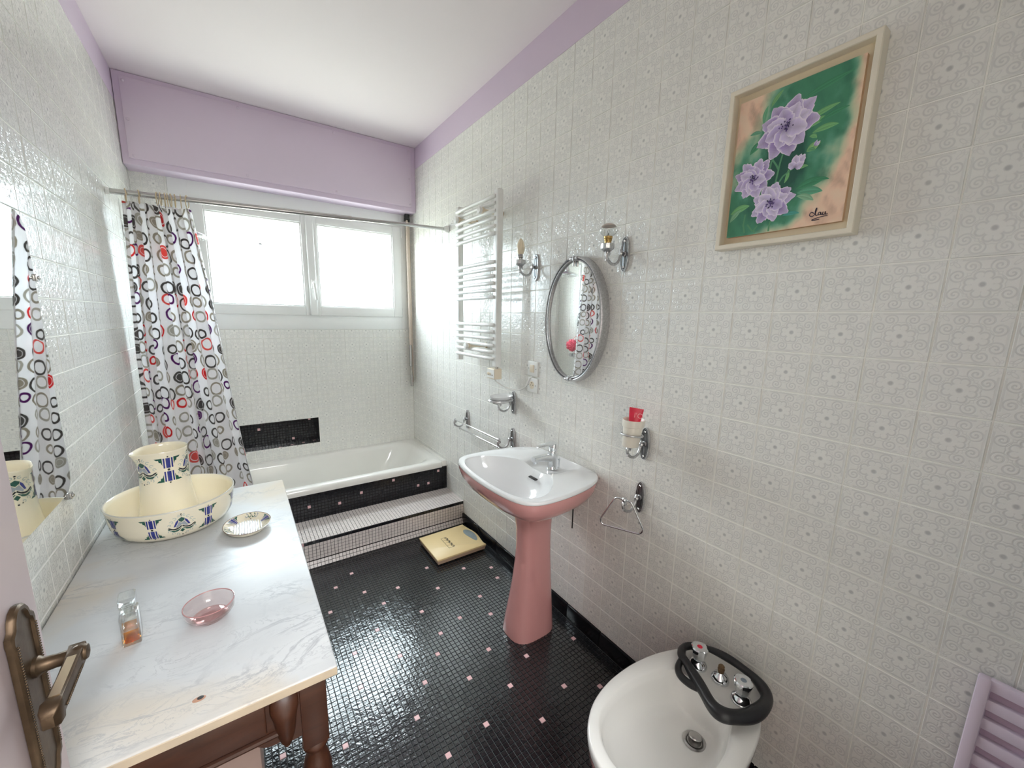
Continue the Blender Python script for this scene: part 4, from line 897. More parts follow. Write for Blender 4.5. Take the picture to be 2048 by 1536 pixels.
# ------------------------------------------------------------------ wash basin on pedestal
YC, RZ = 1.333, .802
t_ = thing('pedestal_basin', 'white washbasin with pink underside on a flared pink pedestal', 'washbasin', (-.2, YC, 0))
def mono(tab, x):    # piecewise smooth interpolation on sorted table
    for (a, b), (c, d) in zip(tab[:-1], tab[1:]):
        if a <= x <= c: s = (x - a) / (c - a); return b + (d - b) * s
    return tab[-1][1]
OUT = [(-.002, .165), (-.018, .215), (-.05, .247), (-.09, .267), (-.14, .283), (-.20, .294), (-.27, .301), (-.33, .301), (-.38, .296), (-.415, .281), (-.441, .254), (-.459, .208), (-.471, .14), (-.477, .06)]
outl = [(x, YC + h) for x, h in OUT] + [(-.478, YC)] + [(x, YC - h) for x, h in reversed(OUT)]
def resample(poly, n, closed=True):
    P_ = [V((*p, 0)) for p in poly]; P_ = crom(P_, 6, closed); L = [0]
    for a, b in zip(P_, P_[1:] + ([P_[0]] if closed else [])): L.append(L[-1] + (b - a).length)
    out = []
    for k in range(n):
        d = L[-1] * k / n; i = max(j for j in range(len(L)) if L[j] <= d + 1e-12); i = min(i, len(P_) - 1); a = P_[i]; b = P_[(i + 1) % len(P_)]; s = (d - L[i]) / max(L[i + 1] - L[i], 1e-9) if i + 1 < len(L) else 0
        p = a.lerp(b, s); out.append((p.x, p.y))
    return out
def polar_match(poly, c, n):       # radius of polygon along n directions from c
    out = []; P_ = crom([V((*p, 0)) for p in poly], 6, True); c = V((*c, 0)); m_ = len(P_)
    for k in range(n):
        a = 2 * PI * (k + .5) / n; d = V((math.cos(a), math.sin(a), 0)); best = None
        for i in range(m_):
            p, q = P_[i] - c, P_[(i + 1) % m_] - c; e = q - p; den = d.x * e.y - d.y * e.x
            if abs(den) < 1e-12: continue
            s = (p.x * e.y - p.y * e.x) / den; tt = (p.x * d.y - p.y * d.x) / den
            if s > 0 and -1e-6 <= tt <= 1 + 1e-6: best = s if best is None else max(best, s)
        out.append((c.x + d.x * best, c.y + d.y * best))
    return out
BC = (-.31, YC); NB = 96
INN = [(-.170, 0), (-.178, .07), (-.202, .13), (-.245, .19), (-.30, .236), (-.355, .256), (-.40, .248), (-.428, .216), (-.446, .16), (-.455, .08)]
innl = [(x, YC + h) for x, h in INN] + [(-.457, YC)] + [(x, YC - h) for x, h in reversed(INN[1:])]
ro = polar_match(outl, BC, NB); ri = polar_match(innl, BC, NB)
def lerp2(a, b, s): return [(p[0] + (q[0] - p[0]) * s, p[1] + (q[1] - p[1]) * s) for p, q in zip(a, b)]
def scl(a, c, k, dx=0): return [(c[0] + (p[0] - c[0]) * k + dx, c[1] + (p[1] - c[1]) * k) for p in a]
def deck(p, w_):
    g = math.exp(-((p[1] - YC) / .085) ** 4) * min(1, max(0, (p[0] + .24) / .08)); side = min(1, max(0, (p[0] + .20) / .12)) * .006
    return RZ - .024 * g * w_ - side * w_
R3 = []
R3.append([(x, y, RZ - .013) for x, y in scl(ro, BC, .994)])
R3.append([(x, y, RZ - .009) for x, y in ro])
R3.append([(x, y, RZ - .004) for x, y in scl(ro, BC, .998)])
R3.append([(x, y, RZ) for x, y in scl(ro, BC, .986)])
for s in (.12, .3, .5, .7, .88):
    q = lerp2(scl(ro, BC, .986), ri, s); R3.append([(x, y, deck((x, y), 1 if .1 < s else 0) - .002 * math.sin(PI * s)) for x, y in q])
R3.append([(x, y, deck((x, y), 1) - .001) for x, y in ri])
R3.append([(x, y, deck((x, y), 1) - .008) for x, y in scl(ri, BC, .985)])
for k, dz in ((.95, .03), (.88, .06), (.78, .09), (.62, .115), (.42, .13), (.2, .138), (.07, .141)):
    R3.append([(x, y, RZ - dz) for x, y in scl(ri, (-.30, YC), k, .0)])
for r in R3:
    for i, p in enumerate(r):
        if p[0] > -.002: r[i] = (-.002, p[1], p[2])
bm = B(); rings(bm, R3, False, True); fixn(bm); obj('bowl', bm, M_BASIN, t_, 60)
# pink underside
R4 = []
for k, z, dx in ((.995, RZ - .0135, 0), (.988, RZ - .028, 0), (.955, RZ - .06, .004), (.89, RZ - .09, .012), (.77, RZ - .118, .03), (.60, RZ - .142, .05), (.45, RZ - .158, .06), (.36, RZ - .172, .065)):
    R4.append([(min(x, -.002), y, z) for x, y in scl(ro, BC, k, dx)])
bm = B(); rings(bm, R4, False, False); fixn(bm); obj('underside', bm, M_PINK, t_, 60)
# pedestal: D section, waisted
def dsec(xf, xb, hw, z, n=40):
    out = []
    for k in range(n):
        a = 2 * PI * k / n; c, s = math.cos(a), math.sin(a); xm, hx = (xf + xb) / 2, (xb - xf) / 2
        e = .62
        out.append((xm + hx * math.copysign(abs(c) ** e, c), YC + hw * math.copysign(abs(s) ** (.75), s), z))
    return out
bm = B(); rings(bm, [dsec(-.318, -.085, .092, 0.0), dsec(-.319, -.085, .092, .006), dsec(-.311, -.088, .087, .06), dsec(-.296, -.092, .077, .15), dsec(-.281, -.096, .066, .25), dsec(-.270, -.100, .057, .36), dsec(-.266, -.102, .054, .44), dsec(-.268, -.102, .056, .52), dsec(-.278, -.10, .063, .58), dsec(-.292, -.098, .074, .625), dsec(-.318, -.095, .094, .66)]); fixn(bm); obj('pedestal', bm, M_PINK, t_, 60)
bm = B(); lathe(bm, [(.001, .003), (.022, .003), (.027, .001), (.030, 0), (.030, -.004)], (-.30, YC, RZ - .138), (0, 0, 1), 24); lathe(bm, [(.001, .010), (.014, .009), (.017, .006), (.017, .002)], (-.30, YC, RZ - .138), (0, 0, 1), 20); obj('drain_plug', bm, M_CHROME, t_, 40)
bm = B(); box(bm, (-.206, YC - .026, RZ - .056), (-.190, YC + .026, RZ - .049), .003); obj('overflow_slot', bm, M_SPOT, t_, 40)
bm = B(); tube(bm, [(-.03, 1.243, .62), (-.03, 1.243, .50)], .0035, 6); obj('chain_pull', bm, M_BLACK2, t_, 60)
# mixer tap
TX, TY, TZ = -.088, YC, RZ - .030
t_ = thing('basin_mixer_tap', 'chrome single-lever mixer tap on the pink washbasin', 'tap', (TX, TY, TZ))
bm = B(); lathe(bm, [(.0245, 0), (.0255, .003), (.0235, .006), (.0225, .03), (.0225, .07), (.0235, .085), (.022, .089), (.001, .089)], (TX, TY, TZ), (0, 0, 1), 28); obj('body', bm, M_CHROME, t_, 40)
bm = B(); secs = []
for s, x, z, hw, hh in ((0, TX + .005, TZ + .052, .017, .020), (1, TX - .030, TZ + .058, .016, .0165), (2, TX - .065, TZ + .062, .0155, .0125), (3, TX - .100, TZ + .064, .0155, .0105), (4, TX - .112, TZ + .063, .015, .0105)):
    secs.append([(x, TY + hw * c, z + hh * d) for c, d in rrect(-1, 1, -1, 1, .55, 4)])
rings(bm, secs); fixn(bm); obj('spout', bm, M_CHROME, t_, 40)
bm = B(); lathe(bm, [(.010, 0), (.0105, -.012), (.009, -.013)], (TX - .100, TY, TZ + .056), (0, 0, 1), 16); obj('aerator', bm, M_CHROME, t_, 40)
bm = B(); lathe(bm, [(.021, .089), (.0215, .092), (.0225, .118), (.020, .124), (.012, .127), (.001, .128)], (TX, TY, TZ), (.04, 0, 1), 28); secs = []
for x, z, hw, hh in ((TX + .012, TZ + .121, .018, .006), (TX - .02, TZ + .122, .019, .0065), (TX - .055, TZ + .121, .015, .005), (TX - .085, TZ + .118, .010, .0038), (TX - .092, TZ + .117, .006, .003)): secs.append([(x, TY + hw * c, z + hh * d) for c, d in rrect(-1, 1, -1, 1, .7, 4)])
rings(bm, secs); fixn(bm); obj('lever', bm, M_CHROME, t_, 40)
bm = B(); tube(bm, [(TX + .034, TY - .008, TZ - .004), (TX + .034, TY - .008, TZ + .034)], .003, 8); lathe(bm, [(.003, 0), (.006, .004), (.0055, .012), (.001, .015)], (TX + .034, TY - .008, TZ + .034), (0, 0, 1), 10); obj('waste_lever', bm, M_CHROME, t_, 50)

# ------------------------------------------------------------------ bidet
BYC, BRZ = .498, .392
t_ = thing('bidet', 'white bidet against the right wall with a black tube around its chrome taps', 'bidet', (-.3, BYC, 0))
BO = [(-.030, .070), (-.045, .092), (-.085, .114), (-.13, .133), (-.20, .157), (-.27, .170), (-.33, .1745), (-.40, .172), (-.46, .161), (-.51, .143), (-.555, .113), (-.585, .078), (-.602, .038)]
bo = [(x, BYC + h) for x, h in BO] + [(-.607, BYC)] + [(x, BYC - h) for x, h in reversed(BO)]
BI = [(-.190, 0), (-.192, .05), (-.205, .088), (-.25, .110), (-.31, .127), (-.37, .1335), (-.43, .131), (-.48, .121), (-.52, .101), (-.55, .068), (-.565, .034)]
bi = [(x, BYC + h) for x, h in BI] + [(-.570, BYC)] + [(x, BYC - h) for x, h in reversed(BI[1:])]
c0 = (-.37, BYC); bo_ = polar_match(bo, c0, 80); bi_ = polar_match(bi, c0, 80)
rs = [[(x, y, BRZ - .03) for x, y in scl(bo_, c0, .99)], [(x, y, BRZ - .012) for x, y in bo_], [(x, y, BRZ - .003) for x, y in scl(bo_, c0, .994)], [(x, y, BRZ) for x, y in scl(bo_, c0, .975)], [(x, y, BRZ) for x, y in lerp2(scl(bo_, c0, .975), bi_, .8)], [(x, y, BRZ - .004) for x, y in bi_]]
for k, dz, dx in ((.965, .03, 0), (.92, .06, .005), (.84, .09, .02), (.68, .112, .05), (.45, .123, .09), (.22, .128, .115), (.08, .130, .12)): rs.append([(x, y, BRZ - dz) for x, y in scl(bi_, c0, k, dx)])
bm = B(); rings(bm, rs, False, True); fixn(bm); obj('bowl', bm, M_BIDET, t_, 60)
rs = []
for k, z, dx in ((.992, BRZ - .0305, 0), (.97, BRZ - .06, 0), (.90, BRZ - .12, .01), (.78, BRZ - .19, .025), (.66, BRZ - .26, .04), (.60, .06, .045), (.62, .015, .045), (.63, 0, .045)): rs.append([(min(x, -.012), y, z) for x, y in scl(bo_, c0, k, dx)])
bm = B(); rings(bm, rs, False, True); fixn(bm); obj('foot', bm, M_PINK, t_, 60)
bm = B(); lathe(bm, [(.031, .004), (.031, .0055), (.026, .0075), (.020, .005), (.019, -.001), (.001, -.001)], (-.252, BYC - .02, BRZ - .130), (0, 0, 1), 28); dr = obj('drain_ring', bm, M_STEEL, t_, 40)
bm = B(); lathe(bm, [(.001, .017), (.010, .0165), (.0165, .014), (.018, .011), (.015, .008), (.001, .006)], (-.247, BYC - .018, BRZ - .130), (.25, 0.1, 1), 24); obj('plug', bm, M_STEEL, dr, 40)
tp_ = thing('bidet_mixer', 'chrome bidet mixer with two knobs and a rusty centre spout stub', 'tap', (-.12, BYC - .01, BRZ))
for y, x, cl_ in ((.553, -.133, 'red'), (.418, -.141, 'blue')):
    bm = B(); lathe(bm, [(.0275, 0), (.0275, .003), (.025, .009), (.019, .016), (.015, .021), (.014, .026)], (x, y, BRZ), (0, 0, 1), 24); obj('base', bm, M_CHROME, tp_, 50)
    bm = B(); n = 32; rs = []
    for r, h in ((.015, .024), (.018, .030), (.0215, .045), (.0245, .060), (.0245, .064), (.022, .067)):
        rs.append([(x + r * (1 - .10 * (math.cos(4 * a) < -.3)) * math.cos(a), y + r * (1 - .10 * (math.cos(4 * a) < -.3)) * math.sin(a), BRZ + h) for a in [2 * PI * k / n for k in range(n)]])
    rings(bm, rs); fixn(bm); kn = obj('knob', bm, M_CHROME, tp_, 30)
    bm = B(); lathe(bm, [(.008, 0), (.007, .001), (.001, .001)], (x, y, BRZ + .067), (0, 0, 1), 14); obj('index_dot', bm, M_RED if cl_ == 'red' else mat('blue_grey_dot', (.2, .25, .3), .4, var=0), kn, 40)
bm = B(); lathe(bm, [(.0255, 0), (.0255, .003), (.024, .010), (.018, .019), (.010, .025), (.009, .028)], (-.125, .487, BRZ), (0, 0, 1), 28); obj('base', bm, M_CHROME, tp_, 50)
bm = B(); lathe(bm, [(.0075, .026), (.009, .030), (.010, .038), (.007, .042), (.009, .046), (.006, .050), (.001, .050)], (-.125, .487, BRZ), (0, 0, 1), 12); obj('spout_stub', bm, M_RUST, tp_, 40)
lp = [(-.133, .604, .415), (-.166, .590, .418), (-.181, .566, .420), (-.200, .529, .415), (-.222, .487, .413), (-.246, .446, .413), (-.250, .417, .416), (-.232, .394, .418), (-.195, .373, .418), (-.145, .364, .418), (-.098, .371, .416), (-.073, .393, .416), (-.062, .425, .420), (-.066, .474, .428), (-.072, .520, .428), (-.085, .562, .424), (-.106, .592, .418)]
lp = [(x, y, z) for x, y, z in lp]
P3 = crom([V(p) for p in lp], 6, True); n = len(P3)
bm = B(); tube(bm, P3, [.0145 + .0045 * math.sin(2 * PI * (i / n) - 1.0) + .0012 * math.sin(41 * i / n) for i in range(n)], 12, closed=True); bd = thing('black_foam_tube', 'black foam rubber tube bent in a loop around the bidet taps', 'foam tube', (-.15, .49, BRZ)); obj('loop', bm, M_BLACK, bd, 60)
bm = B(); tube(bm, crom([V(p) for p in [(-.168, .585, .410), (-.205, .575, .406), (-.226, .553, .406), (-.230, .522, .407), (-.222, .492, .409), (-.226, .470, .411)]], 6), [.006] + [.0085] * 29 + [.005], 10, flat=1.3); obj('fold', bm, M_BLACK, bd, 60)

# ------------------------------------------------------------------ bathroom scale
t_ = thing('bathroom_scale', 'cream yellow bathroom scale with wavy edge and printed squares by the step', 'scale', (-.21, 2.13, 0))
def scal_out(ins=0):
    L = [(-.374 + ins, 1.987 + ins), (-.374 + ins, 2.13), (-.374 + ins, 2.275 - ins), (-.06 + 0, 2.283 - ins)]
    for k in range(1, 12):
        s = k / 12; y = 2.283 + (1.988 - 2.283) * s; L.append((-.056 + .019 * math.sin(PI * s) ** 2.2 + .006 * s - ins, y))
    L.append((-.044 - ins, 1.988 + ins)); return L
bm = B(); rings(bm, [[(x, y, .010) for x, y in scal_out(.006)], [(x, y, .034) for x, y in scal_out(.001)]]); fixn(bm); obj('base', bm, M_SCALE_S, t_, 40)
bm = B(); rings(bm, [[(x, y, .034) for x, y in scal_out(0)], [(x, y, .043) for x, y in scal_out(0)], [(x, y, .046) for x, y in scal_out(.004)]]); fixn(bm); obj('platform', bm, M_SCALE, t_, 40)
for x, y in ((-.34, 2.02), (-.34, 2.25), (-.08, 2.02), (-.08, 2.25)):
    bm = B(); lathe(bm, [(.014, 0), (.016, .004), (.016, .011)], (x, y, .0026), (0, 0, 1), 12); obj('foot', bm, M_BLACK2, t_, 40)
dl = crom([V((x, y, 0)) for x, y in [(-.102, 2.185), (-.088, 2.208), (-.066, 2.198), (-.051, 2.165), (-.049, 2.12), (-.063, 2.066), (-.080, 2.056), (-.094, 2.104), (-.103, 2.150)]], 4, True)
bm = B(); rings(bm, [[(p.x, p.y, .0455) for p in dl], [(p.x, p.y, .0472) for p in dl], [(-.076 + (p.x + .076) * .7, 2.135 + (p.y - 2.135) * .7, .0485) for p in dl]]); fixn(bm); obj('dial_window', bm, M_LENS, t_, 60)
bm = B(); gz0, gz1 = .0462, .0466
def seg2(a, b, wd=.0009): 
    a, b = V(a), V(b); d = (b - a).normalized(); nn_ = V((-d.y, d.x)) * wd
    rings(bm, [[(*(a + nn_), gz0), (*(a - nn_), gz0), (*(a - nn_), gz1), (*(a + nn_), gz1)], [(*(b + nn_), gz0), (*(b - nn_), gz0), (*(b - nn_), gz1), (*(b + nn_), gz1)]])
for k in range(5): y = 2.190 - k * .031; seg2((-.262, y), (-.226, y), .0007)
seg2((-.262, 2.190), (-.262, 2.066)); seg2((-.226, 2.190), (-.226, 2.066))
for k in range(4):
    y = 2.190 - k * .031; q = [(-.226, y), (-.236, y - .005), (-.238, y - .012), (-.228, y - .016), (-.222, y - .021), (-.228, y - .027), (-.236, y - .024)]
    for a, b in zip(q[:-1], q[1:]): seg2(a, b, .0022)
fixn(bm); obj('printed_squares', bm, M_SPOT, t_, None)

# ------------------------------------------------------------------ washstand
TXR, TXL, TYF, TYB, TZT = -1.123, XL + .004, .810, 1.985, .714
t_ = thing('washstand', 'antique dark wooden washstand with white marble top along the left wall', 'washstand', (-1.4, 1.4, 0))
bm = B(); box(bm, (TXL, TYF, TZT - .022), (TXR, TYB, TZT), .004, 3); mt = obj('marble_top', bm, M_MARBLE, t_, 40)
bm = B(); box(bm, (TXL, TYF - .0012, TZT - .0215), (TXR - .001, TYF + .002, TZT - .0035), .001, 1); obj('front_edge', bm, M_MARBLE_EDGE, mt, 40)
bm = B(); lathe(bm, [(.005, .0004), (.0045, .0006), (.001, .0006)], (-1.359, .875, TZT), (0, 0, 1), 14, sx=1.1, sy=.9); obj('rust_hole', bm, M_SPOT, mt, 40)
bm = B(); lathe(bm, [(.011, .0002), (.010, .0003), (.001, .0003)], (-1.361, .873, TZT), (.0, 0, 1), 16, sx=1.0, sy=.6); obj('rust_stain', bm, mat('rust_stain', (.55, .30, .20), .3, var=.2, vscale=100), mt, 40)
ZA = TZT - .022
def leg(bm, cx, cy):
    box(bm, (cx - .026, cy - .026, .52), (cx + .026, cy + .026, ZA - .0005), .003)
    lathe(bm, [(.022, .52), (.027, .512), (.027, .505), (.019, .495), (.018, .485), (.024, .47), (.030, .44), (.031, .41), (.026, .34), (.021, .26), (.018, .18), (.020, .165), (.025, .155), (.025, .145), (.018, .13), (.020, .10), (.024, .07), (.021, .03), (.014, .003)], (cx, cy, 0), (0, 0, 1), 20)
for cx, cy in ((TXR - .048, TYF + .045), (TXL + .05, TYF + .045), (TXR - .048, TYB - .05), (TXL + .05, TYB - .05)):
    bm = B(); leg(bm, cx, cy); obj('leg', bm, M_WOOD, t_, 40)
# front apron with scalloped brackets
def apron(bm, x0, x1, yf, yb, zt, zb):
    n = 40; top, bot = [], []
    for k in range(n + 1):
        s = k / n; x = x0 + (x1 - x0) * s; e = min(s, 1 - s) * (x1 - x0); z = zb
        if e < .085: z = zb - .030 * (1 - (e / .085)) ** .6 - .006 * abs(math.sin(e * 75))
        top.append((x, zt)); bot.append((x, z))
    L = []
    for y in (yf, yb): L.append([[bm.verts.new((x, y, z)) for x, z in top], [bm.verts.new((x, y, z)) for x, z in bot]])
    for k in range(n):
        bm.faces.new((L[0][0][k], L[0][0][k + 1], L[0][1][k + 1], L[0][1][k])); bm.faces.new((L[1][0][k + 1], L[1][0][k], L[1][1][k], L[1][1][k + 1]))
        bm.faces.new((L[0][1][k], L[0][1][k + 1], L[1][1][k + 1], L[1][1][k])); bm.faces.new((L[0][0][k + 1], L[0][0][k], L[1][0][k], L[1][0][k + 1]))
    bm.faces.new((L[0][0][0], L[0][1][0], L[1][1][0], L[1][0][0])); bm.faces.new((L[0][0][n], L[1][0][n], L[1][1][n], L[0][1][n])); fixn(bm)
bm = B(); apron(bm, TXL + .074, TXR - .073, TYF + .022, TYF + .04, ZA - .0005, .592); ap = obj('front_apron', bm, M_WOOD, t_, 40)
bm = B(); box(bm, (TXL + .11, TYF + .014, .610), (TXR - .135, TYF + .0225, ZA - .010), .004); dw = obj('drawer_front', bm, M_WOOD, t_, 40)
bm = B(); tube(bm, [(TXL + .09, TYF + .020, .598), (TXR - .11, TYF + .020, .598)], .007, 8); obj('bead_moulding', bm, M_WOOD, t_, 40)
for x in (TXR - .102, TXL + .102):    # carved drop at the apron corners
    bm = B(); secs = []
    for z, hw, d in ((.682, .020, .004), (.670, .026, .016), (.650, .027, .024), (.630, .022, .026), (.610, .020, .020), (.590, .017, .018), (.570, .012, .014), (.557, .006, .006)): secs.append([(x + hw * c, TYF + .024 - d * max(0, e) + .008 * min(0, e), z) for c, e in [(math.cos(a), -math.sin(a)) for a in [2 * PI * k / 20 for k in range(20)]]])
    rings(bm, secs); fixn(bm); obj('carved_bracket', bm, M_WOOD, t_, 50)
bm = B(); box(bm, (TXR - .055, TYF + .072, .575), (TXR - .038, TYB - .077, ZA - .0005), .003); obj('side_apron', bm, M_WOOD, t_, 40)
bm = B(); box(bm, (TXL + .03, TYF + .072, .575), (TXL + .047, TYB - .077, ZA - .0005), .003); obj('side_apron', bm, M_WOOD, t_, 40)
bm = B(); box(bm, (TXL + .077, TYB - .06, .575), (TXR - .075, TYB - .043, ZA - .0005), .003); obj('back_apron', bm, M_WOOD, t_, 40)
# box under the washstand
bx = thing('storage_box', 'pale pink wooden box on the floor under the washstand', 'box', (-1.46, 1.28, 0))
bm = B(); box(bm, (-1.62, 1.12, .003), (-1.282, 1.45, .33), .004); obj('box_body', bm, M_EARTH, bx, 40)
bm = B(); box(bm, (-1.63, 1.11, .331), (-1.272, 1.46, .355), .005); obj('lid', bm, M_EARTH, bx, 40)

# ------------------------------------------------------------------ decorated faience
BLUE, GREEN, GREY, BLK = (.022, .030, .22), (.012, .085, .060), (.33, .36, .40), (.008, .012, .02)
class Deco:
    def __init__(s, surf): s.bm = B(); s.lay = s.bm.loops.layers.float_color.new('Col'); s.f = surf
    def poly(s, pts, col, step=.006):
        tris = tessellate_polygon([[V((a, b, 0)) for a, b in pts]]); todo = [[V(pts[i]) for i in tr] for tr in tris]; out = []
        while todo:
            tr = todo.pop(); L = [(tr[i] - tr[(i + 1) % 3]).length for i in range(3)]; k = L.index(max(L))
            if L[k] > step * 1.8:
                a, b, c = tr[k], tr[(k + 1) % 3], tr[(k + 2) % 3]; m_ = (a + b) / 2; todo += [[a, m_, c], [m_, b, c]]
            else: out.append(tr)
        for tr in out:
            f = s.bm.faces.new([s.bm.verts.new(s.f(p.x, p.y)) for p in tr])
            for l in f.loops: l[s.lay] = (*col, 1)
    def line(s, pts, wd, col):
        P_ = [V(p) for p in pts]
        for i in range(len(P_) - 1):
            a, b = P_[i], P_[i + 1]; d = (b - a).normalized(); n = V((-d.y, d.x)); w0 = wd[i] if isinstance(wd, list) else wd; w1 = wd[i + 1] if isinstance(wd, list) else wd
            s.poly([a + n * w0, a - n * w0, b - n * w1, b + n * w1], col)
    def disc(s, c, r, col): s.poly([(c[0] + r * math.cos(2 * PI * k / 10), c[1] + r * math.sin(2 * PI * k / 10)) for k in range(10)], col)
    def stripes(s, u, h):            # double block of blue stripes with green fins; band height h (0..h)
        k = h / .1
        for sg in (1, -1):
            c = h / 2
            def Y(v): return c + sg * v * k
            for x, wd in ((-.011, .0022), (0, .0058), (.011, .0022)):
                y0, y1 = .006, .041
                s.poly([(u + (x - wd) * k, Y(y0)), (u + (x + wd) * k, Y(y0)), (u + (x + wd) * k, Y(y1)), (u + (x - wd) * k, Y(y1))], BLUE)
            for q in (1, -1):
                s.poly([(u + q * .0155 * k, Y(.042)), (u + q * .036 * k, Y(.042)), (u + q * .030 * k, Y(.036)), (u + q * .025 * k, Y(.036)), (u + q * .0235 * k, Y(.028)), (u + q * .019 * k, Y(.027)), (u + q * .0155 * k, Y(.016))], GREEN)
            s.disc((u, Y(.0455)), .0024 * k, BLK)
        s.disc((u, h / 2), .0038 * k, BLK)
    def lotus(s, u, h):
        k = h / .1; o = h / 2
        def p(x, y): return (u + x * k, o + y * k)
        s.poly([p(-.010, .026), p(0, .033), p(.010, .026), p(.008, .018), p(0, .012), p(-.008, .018)], GREEN)
        for q in (1, -1):
            s.poly([p(q * .0105, .025), p(q * .018, .016), p(q * .026, -.004), p(q * .020, -.004), p(q * .010, .016)], BLUE)
            s.poly([p(0, .009), p(q * .008, .015), p(q * .019, -.006), p(q * .015, -.009), p(q * .004, -.002), p(0, .002)], GREY)
            L = crom([V((*p(q * .001, -.004), 0)), V((*p(q * .012, -.012), 0)), V((*p(q * .026, -.014), 0)), V((*p(q * .042, -.004), 0))], 4); s.line([(a.x, a.y) for a in L], [.0022 * k] * 4 + [.0028 * k] * 5 + [.0022 * k] * 3 + [.0008 * k], BLK)
            L = crom([V((*p(q * .003, -.013), 0)), V((*p(q * .016, -.022), 0)), V((*p(q * .030, -.021), 0)), V((*p(q * .044, -.008), 0))], 4); s.line([(a.x, a.y) for a in L], [.0012 * k] * 3 + [.0032 * k] * 6 + [.002 * k] * 3 + [.0006 * k], GREEN)
            for cx, cy, r, a0 in ((.020, .030, .006, .5), (.030, .018, .006, .2), (.037, .006, .0055, 0), (.038, -.020, .006, -.6), (.027, -.032, .006, -1.0), (.014, -.038, .005, -1.3), (.009, .040, .005, 1.2)):
                s.line([p(q * (cx + r * (1 - .06 * j) * math.cos(a0 + j * .62)), cy + r * (1 - .06 * j) * math.sin(a0 + j * .62)) for j in range(9)], .0011 * k, (.45, .50, .47))
        s.poly([p(0, -.016), p(.008, -.024), p(0, -.033), p(-.008, -.024)], GREEN)
        s.disc(p(0, .046), .0026 * k, BLK); s.disc(p(0, .039), .0018 * k, BLK); s.disc(p(0, -.046), .0026 * k, BLK); s.disc(p(.010, -.043), .0016 * k, BLK); s.disc(p(-.010, -.043), .0016 * k, BLK)
BWX, BWY = -1.471, 1.738
t_ = thing('wash_bowl', 'large round ivory wash bowl with blue and green band on the marble top', 'bowl', (BWX, BWY, TZT))
bprof = [(.001, 0), (.115, 0), (.120, .002), (.140, .010), (.156, .024), (.165, .042), (.170, .070), (.173, .098), (.1755, .108), (.176, .112), (.174, .1145), (.171, .113), (.167, .098), (.164, .070), (.158, .045), (.148, .028), (.130, .016), (.110, .011), (.001, .010)]
bm = B(); lathe(bm, bprof, (BWX, BWY, TZT + .0003), (0, 0, 1), 72); obj('bowl_body', bm, M_IVORY, t_, 60)
def brad(h): return mono([(.010, .140), (.024, .156), (.042, .165), (.070, .170), (.098, .173), (.108, .1755), (.12, .176)], h)
def bsurf(u, v):
    h = .0215 + v; a = u / .168; r = brad(h) + .0007; return V((BWX + r * math.cos(a), BWY + r * math.sin(a), TZT + h))
d_ = Deco(bsurf); hb = .082; view = math.atan2(CW.y - BWY, CW.x - BWX)
def onbowl(deg): return math.radians(deg) * .168
a0 = math.degrees(view)
for k in range(4):
    base = a0 + 4 + 90 * k; d_.lotus(onbowl(base), hb); d_.stripes(onbowl(base + 25), hb); d_.stripes(onbowl(base - 25), hb)
obj('painted_band', d_.bm, M_DECOR, t_, None, kind='stuff')
bm = B(); lathe(bm, [(.1752, .1105), (.1766, .112), (.1755, .1148), (.1735, .1150), (.1725, .1142)], (BWX, BWY, TZT + .0003), (0, 0, 1), 72, cap=False); obj('rim_line', bm, mat('grey_rim_glaze', (.60, .58, .52), .2, var=.02), t_, 60)
# pitcher
PX_, PY_ = -1.486, 1.745
PZ_ = TZT + .0115
t_ = thing('water_pitcher', 'ivory water pitcher with blue and green band standing in the wash bowl', 'pitcher', (PX_, PY_, PZ_))
SPA = math.radians(205); HN = 64
def prad(h):
    return mono([(0, .080), (.006, .0835), (.03, .083), (.06, .0785), (.10, .0725), (.14, .0685), (.18, .0665), (.22, .0668), (.26, .069), (.268, .0705)], h)
def psurf(a, h, off=0):
    r = prad(h) + off; sp_ = max(0, math.cos(a - SPA)); k = max(0, (h - .205) / .063)
    r += .015 * (sp_ ** 12) * k ** 1.6
    zz = h - .006 * k * math.cos(a - SPA) * 0 - .004 * k * (sp_ ** 6)
    return V((PX_ + r * math.cos(a), PY_ + r * math.sin(a), PZ_ + zz))
hs = [0, .003, .006, .02, .04, .06, .08, .10, .12, .14, .16, .18, .20, .215, .23, .245, .255, .262, .266]
rs = [[psurf(2 * PI * k / HN, h) for k in range(HN)] for h in hs]
rs.append([psurf(2 * PI * k / HN, .2685, -.0015) for k in range(HN)])
for h in (.2665, .255, .24, .22, .18, .12, .06, .02, .008): rs.append([psurf(2 * PI * k / HN, h, -.0045) for k in range(HN)])
bm = B(); rings(bm, rs); fixn(bm); obj('pitcher_body', bm, M_IVORY, t_, 60)
def pdeco(u, v): return psurf(u / .068, .158 + v, .0006)
d_ = Deco(pdeco); hp = .098; va = math.atan2(CW.y - PY_, CW.x - PX_)
for k in range(3):
    b0 = va + math.radians(10 + 120 * k); d_.stripes(b0 * .068, hp); d_.lotus((b0 + math.radians(58)) * .068, hp)
obj('painted_band', d_.bm, M_DECOR, t_, None, kind='stuff')
ha = math.radians(58); dr_ = V((math.cos(ha), math.sin(ha), 0))
bm = B(); c = V((PX_, PY_, PZ_)); tube(bm, crom([c + dr_ * .066 + V((0, 0, .245)), c + dr_ * .084 + V((0, 0, .246)), c + dr_ * .098 + V((0, 0, .225)), c + dr_ * .100 + V((0, 0, .18)), c + dr_ * .094 + V((0, 0, .14)), c + dr_ * .084 + V((0, 0, .115)), c + dr_ * .070 + V((0, 0, .105))], 6), .0085, 10, flat=.65); obj('handle', bm, M_IVORY, t_, 60)
